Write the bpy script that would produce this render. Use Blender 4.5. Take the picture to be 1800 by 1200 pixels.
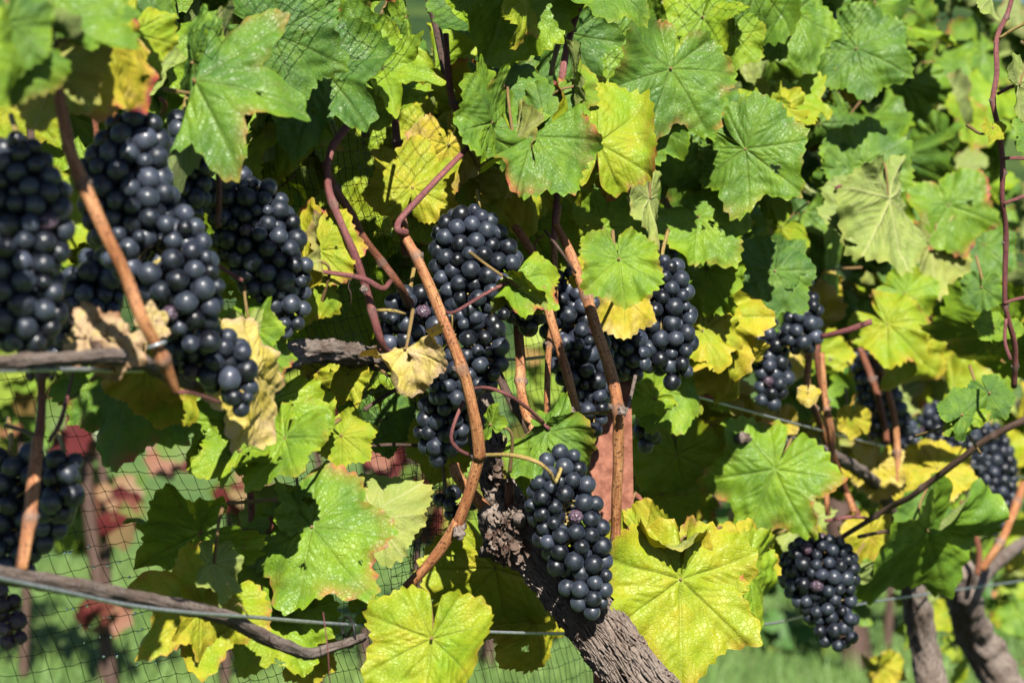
import bpy, math, random
import numpy as np
from mathutils import Vector, Matrix, Euler, Quaternion
from mathutils import noise as mnoise

random.seed(7)
RNG = np.random.default_rng(7)
rad = math.radians
S = bpy.context.scene
for o in list(bpy.data.objects):
    bpy.data.objects.remove(o)

# ------------------------------------------------------------------ camera, sky, sun, exposure
FP = 5000.0                      # focal length in pixels of the 1800 px wide photograph
CAM_H = 1.0
cam_data = bpy.data.cameras.new('camera')
cam = bpy.data.objects.new('camera', cam_data)
S.collection.objects.link(cam)
S.camera = cam
cam.location = (0, 0, CAM_H)
cam.rotation_euler = (rad(90), 0, 0)
cam_data.sensor_width = 36
cam_data.lens = 100
cam_data.clip_start = 0.05
cam_data.clip_end = 3000
cam_data.dof.use_dof = True
cam_data.dof.focus_distance = 2.30
cam_data.dof.aperture_fstop = 11.0
cam_data.dof.aperture_blades = 7

SUN_EL, SUN_AZ = 37.0, 8.0       # azimuth: degrees to the right of straight behind the camera
w = bpy.data.worlds.new('World')
S.world = w
w.use_nodes = True
nt = w.node_tree
nt.nodes.clear()
sky = nt.nodes.new('ShaderNodeTexSky')
sky.sky_type = 'NISHITA'
sky.sun_disc = False
sky.air_density = 0.7
sky.dust_density = 0.3
sky.ozone_density = 1.0
sky.sun_elevation = rad(SUN_EL)
sky.sun_rotation = rad(180 - SUN_AZ)
bg = nt.nodes.new('ShaderNodeBackground')
bg.inputs[1].default_value = 0.05
wo = nt.nodes.new('ShaderNodeOutputWorld')
nt.links.new(sky.outputs[0], bg.inputs[0])
nt.links.new(bg.outputs[0], wo.inputs[0])
sd = bpy.data.lights.new('sun', 'SUN')
sd.energy = 5.0
sd.angle = rad(0.5)
sd.color = (1.0, 0.955, 0.88)
sun = bpy.data.objects.new('sun', sd)
S.collection.objects.link(sun)
to_sun = Vector((math.sin(rad(SUN_AZ)) * math.cos(rad(SUN_EL)), -math.cos(rad(SUN_AZ)) * math.cos(rad(SUN_EL)), math.sin(rad(SUN_EL))))
sun.rotation_euler = to_sun.to_track_quat('Z', 'Y').to_euler()
sun.location = (1, -3, 4)
S.view_settings.view_transform = 'Standard'
S.view_settings.look = 'None'
S.view_settings.gamma = 1
S.view_settings.exposure = 0.88
S.render.engine = 'CYCLES'
S.cycles.max_bounces = 6
S.cycles.diffuse_bounces = 0
S.cycles.transmission_bounces = 3

# ------------------------------------------------------------------ helpers
def P(px, py, d):
    return Vector(((px - 900) / FP * d, d, CAM_H + (600 - py) / FP * d))

def row(px):                      # distance of the oblique vine row seen at column px
    return 72.2 / max(12.0, 44.8 - 0.0159 * px)

def link(o, parent=None):
    S.collection.objects.link(o)
    if parent is not None:
        o.parent = parent
    return o

def thing(name, label, cat, loc=(0, 0, 0), group=None):
    o = bpy.data.objects.new(name, None)
    o.empty_display_size = 0.05
    o.location = loc
    link(o)
    o['label'] = label
    o['category'] = cat
    if group:
        o['group'] = group
    bpy.context.view_layer.update()
    return o

def tag(o, label=None, cat=None, group=None, kind=None):
    if label: o['label'] = label
    if cat: o['category'] = cat
    if group: o['group'] = group
    if kind: o['kind'] = kind
    return o

def place(o, parent):
    """parent an object whose location is given in world space (parents are unrotated empties)"""
    if parent is not None:
        off = Vector((0, 0, 0))
        q = parent
        while q is not None:
            off += q.location
            q = q.parent
        o.location = Vector(o.location) - off
        o.parent = parent

def mesh_from(name, V, F, uv=None, mats=None, smooth=True, attrs=None):
    """V (n,3), F (m,3|4) arrays"""
    me = bpy.data.meshes.new(name)
    V = np.asarray(V, dtype=np.float32)
    F = np.asarray(F, dtype=np.int32)
    n, k = F.shape
    me.vertices.add(len(V))
    me.vertices.foreach_set('co', V.ravel())
    me.loops.add(n * k)
    me.loops.foreach_set('vertex_index', F.ravel())
    me.polygons.add(n)
    me.polygons.foreach_set('loop_start', np.arange(0, n * k, k, dtype=np.int32))
    me.polygons.foreach_set('loop_total', np.full(n, k, dtype=np.int32))
    me.polygons.foreach_set('use_smooth', np.full(n, smooth, dtype=bool))
    me.update(calc_edges=True)
    if uv is not None:
        ul = me.uv_layers.new(name='UVMap')
        ul.data.foreach_set('uv', np.asarray(uv, dtype=np.float32)[F.ravel()].ravel())
    for an, av in (attrs or {}).items():
        a = me.attributes.new(an, 'FLOAT', 'POINT')
        a.data.foreach_set('value', np.asarray(av, dtype=np.float32))
    for m in (mats or []):
        me.materials.append(m)
    return me

def obj(name, me, loc=(0, 0, 0), parent=None):
    o = bpy.data.objects.new(name, me)
    o.location = loc
    link(o)
    place(o, parent)
    return o

# ------------------------------------------------------------------ materials
def mat(name):
    m = bpy.data.materials.new(name)
    m.use_nodes = True
    m.node_tree.nodes.clear()
    return m, m.node_tree.nodes, m.node_tree.links

class NB:
    def __init__(s, name):
        s.m, s.n, s.l = mat(name)
    def node(s, t, **kw):
        x = s.n.new(t)
        for k, v in kw.items():
            setattr(x, k, v)
        return x
    def plug(s, sock, v):
        if isinstance(v, bpy.types.NodeSocket):
            s.l.new(v, sock)
        elif v is not None:
            sock.default_value = v
    def math(s, op, a, b=None, c=None, clamp=False):
        x = s.node('ShaderNodeMath', operation=op, use_clamp=clamp)
        s.plug(x.inputs[0], a); s.plug(x.inputs[1], b)
        if c is not None: s.plug(x.inputs[2], c)
        return x.outputs[0]
    def mix(s, f, a, b, blend='MIX'):
        x = s.node('ShaderNodeMix', data_type='RGBA', blend_type=blend)
        s.plug(x.inputs[0], f)
        for sock, v in ((x.inputs[6], a), (x.inputs[7], b)):
            if isinstance(v, tuple): v = (*v, 1) if len(v) == 3 else v
            s.plug(sock, v)
        return x.outputs[2]
    def noise(s, vec, scale, detail=3, rough=0.5, dim='3D', w=None):
        x = s.node('ShaderNodeTexNoise', noise_dimensions=dim)
        s.plug(x.inputs['Vector'], vec)
        if w is not None: s.plug(x.inputs['W'], w)
        s.plug(x.inputs['Scale'], scale); s.plug(x.inputs['Detail'], detail); s.plug(x.inputs['Roughness'], rough)
        return x.outputs['Fac']
    def ramp(s, f, stops, interp='LINEAR'):
        x = s.node('ShaderNodeValToRGB')
        cr = x.color_ramp
        cr.interpolation = interp
        while len(cr.elements) > 1: cr.elements.remove(cr.elements[-1])
        cr.elements[0].position = stops[0][0]
        cr.elements[0].color = (*stops[0][1], 1)
        for p, c in stops[1:]:
            e = cr.elements.new(p); e.color = (*c, 1)
        s.plug(x.inputs[0], f)
        return x.outputs[0]
    def maprange(s, v, a, b, c=0.0, d=1.0, smooth=False):
        x = s.node('ShaderNodeMapRange')
        if smooth: x.interpolation_type = 'SMOOTHSTEP'
        s.plug(x.inputs[0], v)
        for i, q in enumerate((a, b, c, d)): s.plug(x.inputs[i + 1], q)
        return x.outputs[0]
    def attr(s, name, typ='GEOMETRY'):
        x = s.node('ShaderNodeAttribute', attribute_type=typ, attribute_name=name)
        return x.outputs['Fac']
    def bump(s, h, strength, dist, normal=None):
        x = s.node('ShaderNodeBump')
        s.plug(x.inputs['Height'], h)
        x.inputs['Strength'].default_value = strength
        x.inputs['Distance'].default_value = dist
        if normal is not None: s.plug(x.inputs['Normal'], normal)
        return x.outputs[0]
    def principled(s, col, rough, spec=0.5, normal=None, **kw):
        x = s.node('ShaderNodeBsdfPrincipled')
        if isinstance(col, tuple): col = (*col, 1)
        s.plug(x.inputs['Base Color'], col)
        s.plug(x.inputs['Roughness'], rough)
        s.plug(x.inputs['Specular IOR Level'], spec)
        if normal is not None: s.plug(x.inputs['Normal'], normal)
        for k, v in kw.items():
            s.plug(x.inputs[k.replace('_', ' ')], v)
        return x.outputs[0]
    def out(s, sh):
        o = s.node('ShaderNodeOutputMaterial')
        s.l.new(sh, o.inputs[0])
        return s.m

def make_leaf_material():
    b = NB('vine_leaf')
    uv = b.node('ShaderNodeUVMap').outputs[0]
    seed = b.attr('seed', 'OBJECT')
    age = b.attr('age', 'OBJECT')
    blush = b.attr('blush', 'OBJECT')
    vein = b.attr('vein')
    rim = b.attr('rim')
    co = b.node('ShaderNodeVectorMath', operation='ADD')
    b.plug(co.inputs[0], uv)
    cx = b.node('ShaderNodeCombineXYZ')
    b.plug(cx.inputs[0], seed); b.plug(cx.inputs[1], b.math('MULTIPLY', seed, 1.7)); b.plug(cx.inputs[2], seed)
    b.plug(co.inputs[1], cx.outputs[0])
    v = co.outputs[0]
    n1 = b.noise(v, 2.2, 3, 0.55)
    n2 = b.noise(v, 9.0, 4, 0.6)
    n3 = b.noise(v, 38.0, 3, 0.6)
    # where the leaf has turned: blotchy, first towards the margin, last along the veins
    a = b.math('ADD', age, b.math('MULTIPLY', b.math('SUBTRACT', n1, 0.5), 0.62))
    a = b.math('ADD', a, b.math('MULTIPLY', b.math('SUBTRACT', n2, 0.5), 0.16))
    a = b.math('ADD', a, b.math('MULTIPLY', b.math('POWER', rim, 18.0), 0.12))
    a = b.math('ADD', a, b.math('MULTIPLY', vein, -0.03))
    a = b.math('MULTIPLY', a, 0.7, clamp=True)
    col = b.ramp(a, [(0.0, (0.070, 0.165, 0.030)), (0.12, (0.130, 0.255, 0.026)), (0.26, (0.230, 0.370, 0.018)),
                     (0.40, (0.345, 0.400, 0.020)), (0.54, (0.540, 0.430, 0.034)), (0.64, (0.660, 0.520, 0.150)),
                     (0.75, (0.640, 0.455, 0.270)), (0.88, (0.340, 0.170, 0.090)), (1.0, (0.110, 0.050, 0.025))])
    # fine net of small veins
    vo = b.node('ShaderNodeTexVoronoi', feature='DISTANCE_TO_EDGE')
    b.plug(vo.inputs['Vector'], v); vo.inputs['Scale'].default_value = 21.0
    cell = b.maprange(vo.outputs['Distance'], 0.0, 0.09)
    vo2 = b.node('ShaderNodeTexVoronoi', feature='DISTANCE_TO_EDGE')
    b.plug(vo2.inputs['Vector'], v); vo2.inputs['Scale'].default_value = 52.0
    cell2 = b.maprange(vo2.outputs['Distance'], 0.0, 0.12)
    lite = b.mix(0.35, col, (0.42, 0.48, 0.14))
    col = b.mix(b.math('MULTIPLY', vein, 0.42, clamp=True), col, lite)
    dim = b.mix(1.0, col, (0.80, 0.84, 0.78), 'MULTIPLY')
    col = b.mix(b.math('MULTIPLY', b.math('SUBTRACT', 1.0, cell), 0.22), col, dim)
    col = b.mix(b.maprange(n3, 0.35, 0.7, 0.0, 0.35), col, b.mix(1.0, col, (0.86, 0.86, 0.82), 'MULTIPLY'))
    # blush: magenta and orange patches at the margin
    bl = b.math('MULTIPLY', b.math('POWER', rim, 9.0), b.maprange(b.noise(v, 2.3, 3, 0.6), 0.47, 0.62))
    bl = b.math('MULTIPLY', b.math('MULTIPLY', bl, b.math('POWER', blush, 1.5)), 1.5, clamp=True)
    blc = b.ramp(n2, [(0.3, (0.50, 0.24, 0.04)), (0.5, (0.48, 0.09, 0.07)), (0.68, (0.26, 0.10, 0.10))])
    col = b.mix(bl, col, blc)
    # scattered rusty spots and small tears of dead tissue
    sp = b.node('ShaderNodeTexVoronoi')
    b.plug(sp.inputs['Vector'], v); sp.inputs['Scale'].default_value = 13.0
    spot = b.math('MULTIPLY', b.maprange(sp.outputs['Distance'], 0.10, 0.05), b.maprange(n1, 0.42, 0.62))
    spot = b.math('MULTIPLY', spot, b.maprange(b.attr('spots', 'OBJECT'), 0.0, 1.0, 0.12, 1.0))
    col = b.mix(spot, col, (0.16, 0.055, 0.03))
    blot = b.math('MULTIPLY', b.maprange(b.noise(v, 4.4, 5, 0.7), 0.60, 0.70), b.attr('spots', 'OBJECT'), clamp=True)
    col = b.mix(b.math('MULTIPLY', blot, 0.85), col, (0.17, 0.065, 0.03))
    geo = b.node('ShaderNodeNewGeometry')
    back = geo.outputs['Backfacing']
    pale = b.mix(0.45, col, (0.36, 0.38, 0.17))
    pale = b.mix(b.math('MULTIPLY', vein, 0.5), pale, (0.56, 0.54, 0.26))
    colf = b.mix(back, col, pale)
    h = b.math('ADD', b.math('MULTIPLY', cell, 0.45), b.math('ADD', b.math('MULTIPLY', cell2, 0.10), b.math('MULTIPLY', n2, 1.2)))
    nrm = b.bump(h, 0.6, 0.0010)
    rough = b.math('ADD', b.math('MULTIPLY', n3, 0.16), b.mix(back, (0.30, 0.30, 0.30), (0.62, 0.62, 0.62)))
    spec = b.math('MULTIPLY', b.math('SUBTRACT', 1.15, b.math('MULTIPLY', age, 0.6), clamp=True), b.maprange(back, 0.0, 1.0, 0.36, 0.15))
    pr = b.principled(colf, rough, spec, nrm)
    tr = b.node('ShaderNodeBsdfTranslucent')
    tcol = b.mix(1.0, col, (1.0, 0.86, 0.25), 'MULTIPLY')
    b.plug(tr.inputs[0], tcol)
    b.plug(tr.inputs[1], nrm)
    ms = b.node('ShaderNodeMixShader')
    ms.inputs[0].default_value = 0.23
    b.l.new(pr, ms.inputs[1]); b.l.new(tr.outputs[0], ms.inputs[2])
    return b.out(ms.outputs[0])

def make_grape_material(name, skin, bloom, bloom_lo):
    b = NB(name)
    tc = b.node('ShaderNodeTexCoord').outputs['Object']
    rnd = b.node('ShaderNodeObjectInfo').outputs['Random']
    add = b.node('ShaderNodeVectorMath', operation='ADD')
    b.plug(add.inputs[0], tc)
    cx = b.node('ShaderNodeCombineXYZ')
    b.plug(cx.inputs[0], b.math('MULTIPLY', rnd, 37.0)); b.plug(cx.inputs[1], b.math('MULTIPLY', rnd, 11.0))
    b.plug(add.inputs[1], cx.outputs[0])
    v = add.outputs[0]
    n1 = b.noise(v, 1.3, 4, 0.6)
    n2 = b.noise(v, 6.5, 5, 0.7)
    n3 = b.noise(v, 26.0, 2, 0.6)
    f = b.math('ADD', b.math('MULTIPLY', n1, 0.8), b.math('MULTIPLY', n2, 0.45))
    f = b.math('ADD', f, b.math('MULTIPLY', b.math('SUBTRACT', rnd, 0.5), 0.34))
    f = b.maprange(f, 0.44, 0.86, bloom_lo, 1.0)
    scratch = b.maprange(n3, 0.60, 0.68, 1.0, 0.45)
    f = b.math('MULTIPLY', f, scratch, clamp=True)
    sk = b.mix(b.maprange(rnd, 0.86, 1.0), skin, (skin[0] * 3.2, skin[1] * 1.3, skin[2] * 1.5))
    col = b.mix(f, sk, bloom)
    h = b.math('ADD', n2, b.math('MULTIPLY', n3, 0.3))
    rough = b.maprange(f, 0.0, 1.0, 0.28, 0.54)
    pr = b.principled(col, rough, 0.5, b.bump(h, 0.10, 0.002), Sheen_Weight=b.maprange(f, 0.0, 1.0, 0.04, 0.20), Sheen_Roughness=0.35, Sheen_Tint=(0.55, 0.68, 0.95, 1), Coat_Weight=b.maprange(rnd, 0.55, 1.0, 0.0, 0.45), Coat_Roughness=0.16)
    return b.out(pr)

def make_cane_material(name, c1, c2, dark, spec=0.35, rough=0.5):
    b = NB(name)
    uv = b.node('ShaderNodeUVMap').outputs[0]
    mp = b.node('ShaderNodeMapping')
    b.plug(mp.inputs['Vector'], uv)
    mp.inputs['Scale'].default_value = (9.0, 60.0, 1.0)
    v = mp.outputs[0]
    mp2 = b.node('ShaderNodeMapping')
    b.plug(mp2.inputs['Vector'], uv)
    mp2.inputs['Scale'].default_value = (16.0, 5.0, 1.0)
    st = b.noise(mp2.outputs[0], 1.0, 4, 0.6)
    geo = b.node('ShaderNodeTexCoord').outputs['Object']
    big = b.noise(geo, 22.0, 3, 0.5)
    spk = b.noise(geo, 480.0, 2, 0.5)
    col = b.mix(b.maprange(b.math('ADD', b.math('MULTIPLY', st, 0.7), b.math('MULTIPLY', big, 0.4)), 0.46, 0.60), c1, c2)
    col = b.mix(b.maprange(spk, 0.57, 0.66, 0.0, 0.85), col, dark)
    nd = b.attr('node')
    col = b.mix(b.math('MULTIPLY', nd, 0.8, clamp=True), col, (0.17, 0.125, 0.10))
    h = b.math('ADD', st, b.math('MULTIPLY', spk, 0.4))
    return b.out(b.principled(col, rough, spec, b.bump(h, 0.9, 0.0012)))

def make_bark_material(name, c1, c2, c3):
    b = NB(name)
    uv = b.node('ShaderNodeUVMap').outputs[0]
    mp = b.node('ShaderNodeMapping'); b.plug(mp.inputs['Vector'], uv)
    mp.inputs['Scale'].default_value = (26.0, 14.0, 1.0)
    geo = b.node('ShaderNodeTexCoord').outputs['Object']
    wob = b.node('ShaderNodeVectorMath', operation='ADD')
    b.plug(wob.inputs[0], mp.outputs[0])
    nz = b.node('ShaderNodeTexNoise'); b.plug(nz.inputs['Vector'], geo); nz.inputs['Scale'].default_value = 24
    sc = b.node('ShaderNodeVectorMath', operation='SCALE'); b.plug(sc.inputs[0], nz.outputs['Color']); sc.inputs['Scale'].default_value = 2.4
    b.plug(wob.inputs[1], sc.outputs[0])
    st = b.noise(wob.outputs[0], 1.0, 6, 0.68)
    st2 = b.noise(wob.outputs[0], 3.1, 4, 0.6)
    big = b.noise(geo, 26.0, 3, 0.5)
    col = b.mix(b.maprange(big, 0.35, 0.65), c1, c2)
    cav = b.attr('cav')
    col = b.mix(b.maprange(st, 0.36, 0.48, 0.9, 0.0), col, c3)
    col = b.mix(b.maprange(st2, 0.56, 0.72, 0.0, 0.55), col, (0.62, 0.52, 0.42))
    h = b.math('ADD', st, b.math('MULTIPLY', st2, 0.35))
    return b.out(b.principled(col, 0.85, 0.2, b.bump(h, 1.0, 0.0022)))

M = {}
M['leaf'] = make_leaf_material()
M['grape'] = make_grape_material('blue_black_grape_skin', (0.0045, 0.0045, 0.007), (0.036, 0.047, 0.068), 0.02)
M['grape_dusty'] = make_grape_material('dusty_grape_skin', (0.007, 0.007, 0.013), (0.055, 0.068, 0.100), 0.16)
M['raisin'] = make_grape_material('shrivelled_grape_skin', (0.030, 0.010, 0.016), (0.10, 0.07, 0.10), 0.0)
M['orange'] = make_cane_material('orange_brown_cane', (0.56, 0.285, 0.120), (0.33, 0.125, 0.050), (0.07, 0.030, 0.018))
M['brown'] = make_cane_material('brown_cane', (0.26, 0.095, 0.045), (0.17, 0.062, 0.035), (0.05, 0.025, 0.02))
M['pink'] = make_cane_material('pink_shoot', (0.29, 0.110, 0.090), (0.18, 0.060, 0.062), (0.10, 0.04, 0.05))
M['tan'] = make_cane_material('tan_stalk', (0.46, 0.28, 0.10), (0.40, 0.33, 0.10), (0.12, 0.06, 0.03))
M['petiole'] = make_cane_material('pink_green_petiole', (0.34, 0.14, 0.08), (0.30, 0.26, 0.08), (0.2, 0.06, 0.04))
M['old'] = make_cane_material('grey_old_cane', (0.13, 0.090, 0.068), (0.23, 0.185, 0.155), (0.035, 0.024, 0.02), rough=0.8)
M['dark'] = make_cane_material('dark_cane', (0.075, 0.045, 0.034), (0.115, 0.070, 0.052), (0.03, 0.02, 0.015))
M['bark'] = make_bark_material('shaggy_bark', (0.33, 0.27, 0.225), (0.22, 0.165, 0.13), (0.045, 0.026, 0.018))
M['flake'] = make_bark_material('bark_flakes', (0.27, 0.215, 0.175), (0.15, 0.105, 0.08), (0.06, 0.03, 0.02))

def simple(name, col, rough=0.6, spec=0.4, metal=0.0, nscale=None, col2=None, bumpd=0.0005):
    b = NB(name)
    c = col
    nrm = None
    if nscale:
        tc = b.node('ShaderNodeTexCoord').outputs['Object']
        n = b.noise(tc, nscale, 5, 0.65)
        c = b.mix(b.maprange(n, 0.38, 0.64), col, col2)
        nrm = b.bump(n, 0.6, bumpd)
    return b.out(b.principled(c, rough, spec, nrm, Metallic=metal))

M['wire'] = simple('galvanised_wire', (0.30, 0.33, 0.36), 0.42, 0.5, 0.6, 300.0, (0.50, 0.53, 0.56))
M['net'] = simple('black_net_plastic', (0.006, 0.007, 0.008), 0.45, 0.4)
M['rust'] = simple('rusted_steel', (0.17, 0.058, 0.034), 0.75, 0.3, 0.0, 90.0, (0.36, 0.150, 0.092), 0.002)
M['tie'] = simple('black_rubber_tie', (0.012, 0.012, 0.012), 0.5, 0.4)
M['drop'] = simple('water_drop', (0.75, 0.85, 0.95), 0.22, 1.0, 1.0)

# ------------------------------------------------------------------ tubes
_ico = {}
def ico(sub):
    if sub in _ico: return _ico[sub]
    import bmesh
    bm = bmesh.new(); bmesh.ops.create_icosphere(bm, subdivisions=sub, radius=1)
    V = np.array([v.co[:] for v in bm.verts]); F = np.array([[v.index for v in f.verts] for f in bm.faces])
    bm.free(); _ico[sub] = (V, F)
    return V, F

def knot(name, vine, x, y, d, rpx, m, seed, sq=(1, 1, 1), amp=0.25):
    V, F = ico(3)
    r = rpx * d / FP
    out = []
    for v in V:
        vv = Vector(v)
        h = mnoise.fractal(vv * 1.7 + Vector((seed, 0, 0)), 1.0, 2.0, 4)
        out.append(vv * (1 + amp * h))
    out = np.array(out) * np.array(sq) * r
    uv = np.stack([out[:, 0] * 20, out[:, 2] * 20], -1)
    return obj(name, mesh_from(name, out, F, uv, [M[m]], True, {'node': np.zeros(len(out))}), P(x, y, d), vine)

def catmull(pts, n):
    pts = np.asarray(pts, dtype=float)
    if len(pts) == 2:
        t = np.linspace(0, 1, n)[:, None]
        return pts[0] * (1 - t) + pts[1] * t
    p = np.vstack([2 * pts[0] - pts[1], pts, 2 * pts[-1] - pts[-2]])
    seg = len(pts) - 1
    ts = np.linspace(0, seg - 1e-6, n)
    i = ts.astype(int)
    t = (ts - i)[:, None]
    p0, p1, p2, p3 = p[i], p[i + 1], p[i + 2], p[i + 3]
    return 0.5 * ((2 * p1) + (-p0 + p2) * t + (2 * p0 - 5 * p1 + 4 * p2 - p3) * t ** 2 + (-p0 + 3 * p1 - 3 * p2 + p3) * t ** 3)

LAST_NODES = []
LAST_C = []
def tube_arrays(pts, radii, sides=10, step=0.004, nodes=0.0, rough=0.04, wob=0.0, seed=0, maxn=400, barkamp=0.0):
    pts = np.asarray([tuple(p) for p in pts], dtype=float)
    L = np.linalg.norm(np.diff(pts, axis=0), axis=1).sum()
    n = int(min(maxn, max(4, L / step)))
    c = catmull(pts, n)
    r = np.interp(np.linspace(0, 1, n), np.linspace(0, 1, len(radii)), radii)
    rg = np.random.default_rng(seed + 13)
    s = np.concatenate([[0], np.cumsum(np.linalg.norm(np.diff(c, axis=0), axis=1))])
    nd = np.zeros(n)
    if wob:
        for k in range(3):
            f = rg.uniform(8, 30); ph = rg.uniform(0, 6.28, 3)
            c += wob * np.sin(s[:, None] * f + ph) * r[:, None] / 3.0
    LAST_NODES.clear()
    if nodes:
        q = rg.uniform(0.2, 0.8) * nodes
        while q < L:
            g = np.exp(-((s - q) / (r.mean() * 0.85)) ** 2)
            nd = np.maximum(nd, g)
            LAST_NODES.append(int(np.argmin(np.abs(s - q))))
            q += nodes * rg.uniform(0.8, 1.2)
    T = np.gradient(c, axis=0)
    T /= np.linalg.norm(T, axis=1)[:, None] + 1e-12
    up = np.array([0.31, -0.93, 0.17])
    N0 = np.cross(T[0], up); N0 /= np.linalg.norm(N0) + 1e-9
    Ns = np.zeros((n, 3)); Ns[0] = N0
    for i in range(1, n):
        v = Ns[i - 1] - T[i] * Ns[i - 1].dot(T[i])
        Ns[i] = v / (np.linalg.norm(v) + 1e-12)
    Bs = np.cross(T, Ns)
    LAST_C[:] = [(c[i], T[i], r[i]) for i in LAST_NODES]
    a = np.linspace(0, 2 * np.pi, sides + 1)[:-1]
    rr = r[:, None] * (1 + 0.36 * nd[:, None] * (1 + 0.7 * np.cos(a[None] + seed + np.round(s / 0.09)[:, None] * 3.14)))
    if rough:
        rr *= 1 + 0.035 * np.sin(5 * a[None] + 2 * np.sin(s[:, None] * 40)) + 0.025 * np.sin(9 * a[None] + s[:, None] * 30)
        for k in range(4):
            f = rg.uniform(20, 160); m_ = rg.integers(1, 4); ph = rg.uniform(0, 6.28)
            rr *= 1 + rough * 0.6 * np.sin(s[:, None] * f + m_ * a[None] + ph)
    if barkamp:
        h = np.zeros((n, sides))
        for k in range(26):
            m_ = rg.integers(3, sides // 3); f = rg.normal(0, 26); ph = rg.uniform(0, 6.28)
            wv = np.sin(m_ * a[None] + s[:, None] * f + ph + 1.3 * np.sin(s[:, None] * rg.uniform(10, 50) + ph))
            h += (1 - np.abs(wv)) ** 3 / (1 + 0.02 * m_)
        h = (h - h.mean()) / h.std()
        rr = rr + barkamp * np.clip(h, -1.6, 2.6)
    V = c[:, None] + rr[..., None] * (np.cos(a)[None, :, None] * Ns[:, None] + np.sin(a)[None, :, None] * Bs[:, None])
    V = V.reshape(-1, 3)
    i, j = np.meshgrid(np.arange(n - 1), np.arange(sides), indexing='ij')
    j2 = (j + 1) % sides
    F = np.stack([i * sides + j, i * sides + j2, (i + 1) * sides + j2, (i + 1) * sides + j], -1).reshape(-1, 4)
    # caps
    k = len(V)
    V = np.vstack([V, c[0] - T[0] * r[0] * 0.25, c[-1] + T[-1] * r[-1] * 0.25])
    jj = np.arange(sides); jn = (jj + 1) % sides
    cap0 = np.stack([np.full(sides, k), jn, jj, np.full(sides, k)], -1)
    b0 = (n - 1) * sides
    cap1 = np.stack([np.full(sides, k + 1), b0 + jj, b0 + jn, np.full(sides, k + 1)], -1)
    uvu = np.tile(np.abs(a / np.pi - 1), n); uvv = np.repeat(s * 10, sides)
    uv = np.vstack([np.stack([uvu, uvv], -1), [[0.5, 0], [0.5, s[-1] * 10]]])
    att = np.concatenate([np.repeat(nd, sides), [0.6, 0.6]])
    # caps are triangles written as quads would be degenerate: split F into tris
    Ft = np.vstack([F[:, [0, 1, 2]], F[:, [0, 2, 3]], cap0[:, :3], cap1[:, :3]])
    return V, Ft, uv, att

def tube(name, pts, radii, m, parent=None, **kw):
    V, F, uv, att = tube_arrays(pts, radii, **kw)
    org = V.mean(0)
    me = mesh_from(name, V - org, F, uv, [m], True, {'node': att})
    return obj(name, me, org, parent)

# ------------------------------------------------------------------ leaf geometry
def outline(theta, seed, lob, teeth):
    """radius of the blade at angle theta from the tip (radians), tip length 1"""
    rg = np.random.default_rng(seed)
    t = np.abs(theta); side = np.sign(theta) + (theta == 0)
    ang = np.array([0, 27, 52, 80, 108, 132, 155, 170, 180]) * np.pi / 180
    base = np.array([1.0, 0.90, 0.93, 0.82, 0.84, 0.76, 0.68, 0.56, 0.10])
    deep = np.array([1.0, 0.48, 0.92, 0.45, 0.80, 0.62, 0.60, 0.50, 0.10])
    out = np.zeros_like(theta)
    for sgn in (-1, 1):
        rr = base * (1 - lob) + deep * lob
        rr = rr * (1 + rg.normal(0, 0.045, len(rr)))
        rr[-1] = 0.10; rr[0] = 1.0
        a2 = ang + np.concatenate([[0], rg.normal(0, 0.035, len(ang) - 2), [0]])
        # cosine interpolation
        m_ = (side == sgn)
        x = t[m_]
        k = np.clip(np.searchsorted(a2, x, side='right') - 1, 0, len(a2) - 2)
        f = (x - a2[k]) / (a2[k + 1] - a2[k])
        lo, hi = rr[k], rr[k + 1]
        sharp = np.where(hi > lo, f ** 1.25, 1 - (1 - f) ** 1.25)     # pointed lobes, rounded sinuses
        sm = f * f * (3 - 2 * f)
        g = 0.45 * sharp + 0.55 * sm
        out[m_] = lo + (hi - lo) * g
    # teeth
    nt = int(rg.integers(16, 21)) * 2 + 1
    ph = rg.uniform(0, 1)
    warp = theta + 0.05 * np.sin(3 * theta + ph * 6) + 0.03 * np.sin(7 * theta + ph * 9)
    q = (np.abs(warp) / (2 * np.pi) * nt + ph) % 1.0
    saw = np.where(q < 0.72, q / 0.72, (1 - q) / 0.28)
    idx = np.floor(np.abs(warp) / (2 * np.pi) * nt + ph)
    amp = 0.55 + 0.75 * np.abs(np.sin(idx * 12.9898 + seed))
    out = out * (1 + teeth * amp * (saw - 0.45) * np.clip((np.pi * 0.95 - t) * 4, 0, 1))
    return out

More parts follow.
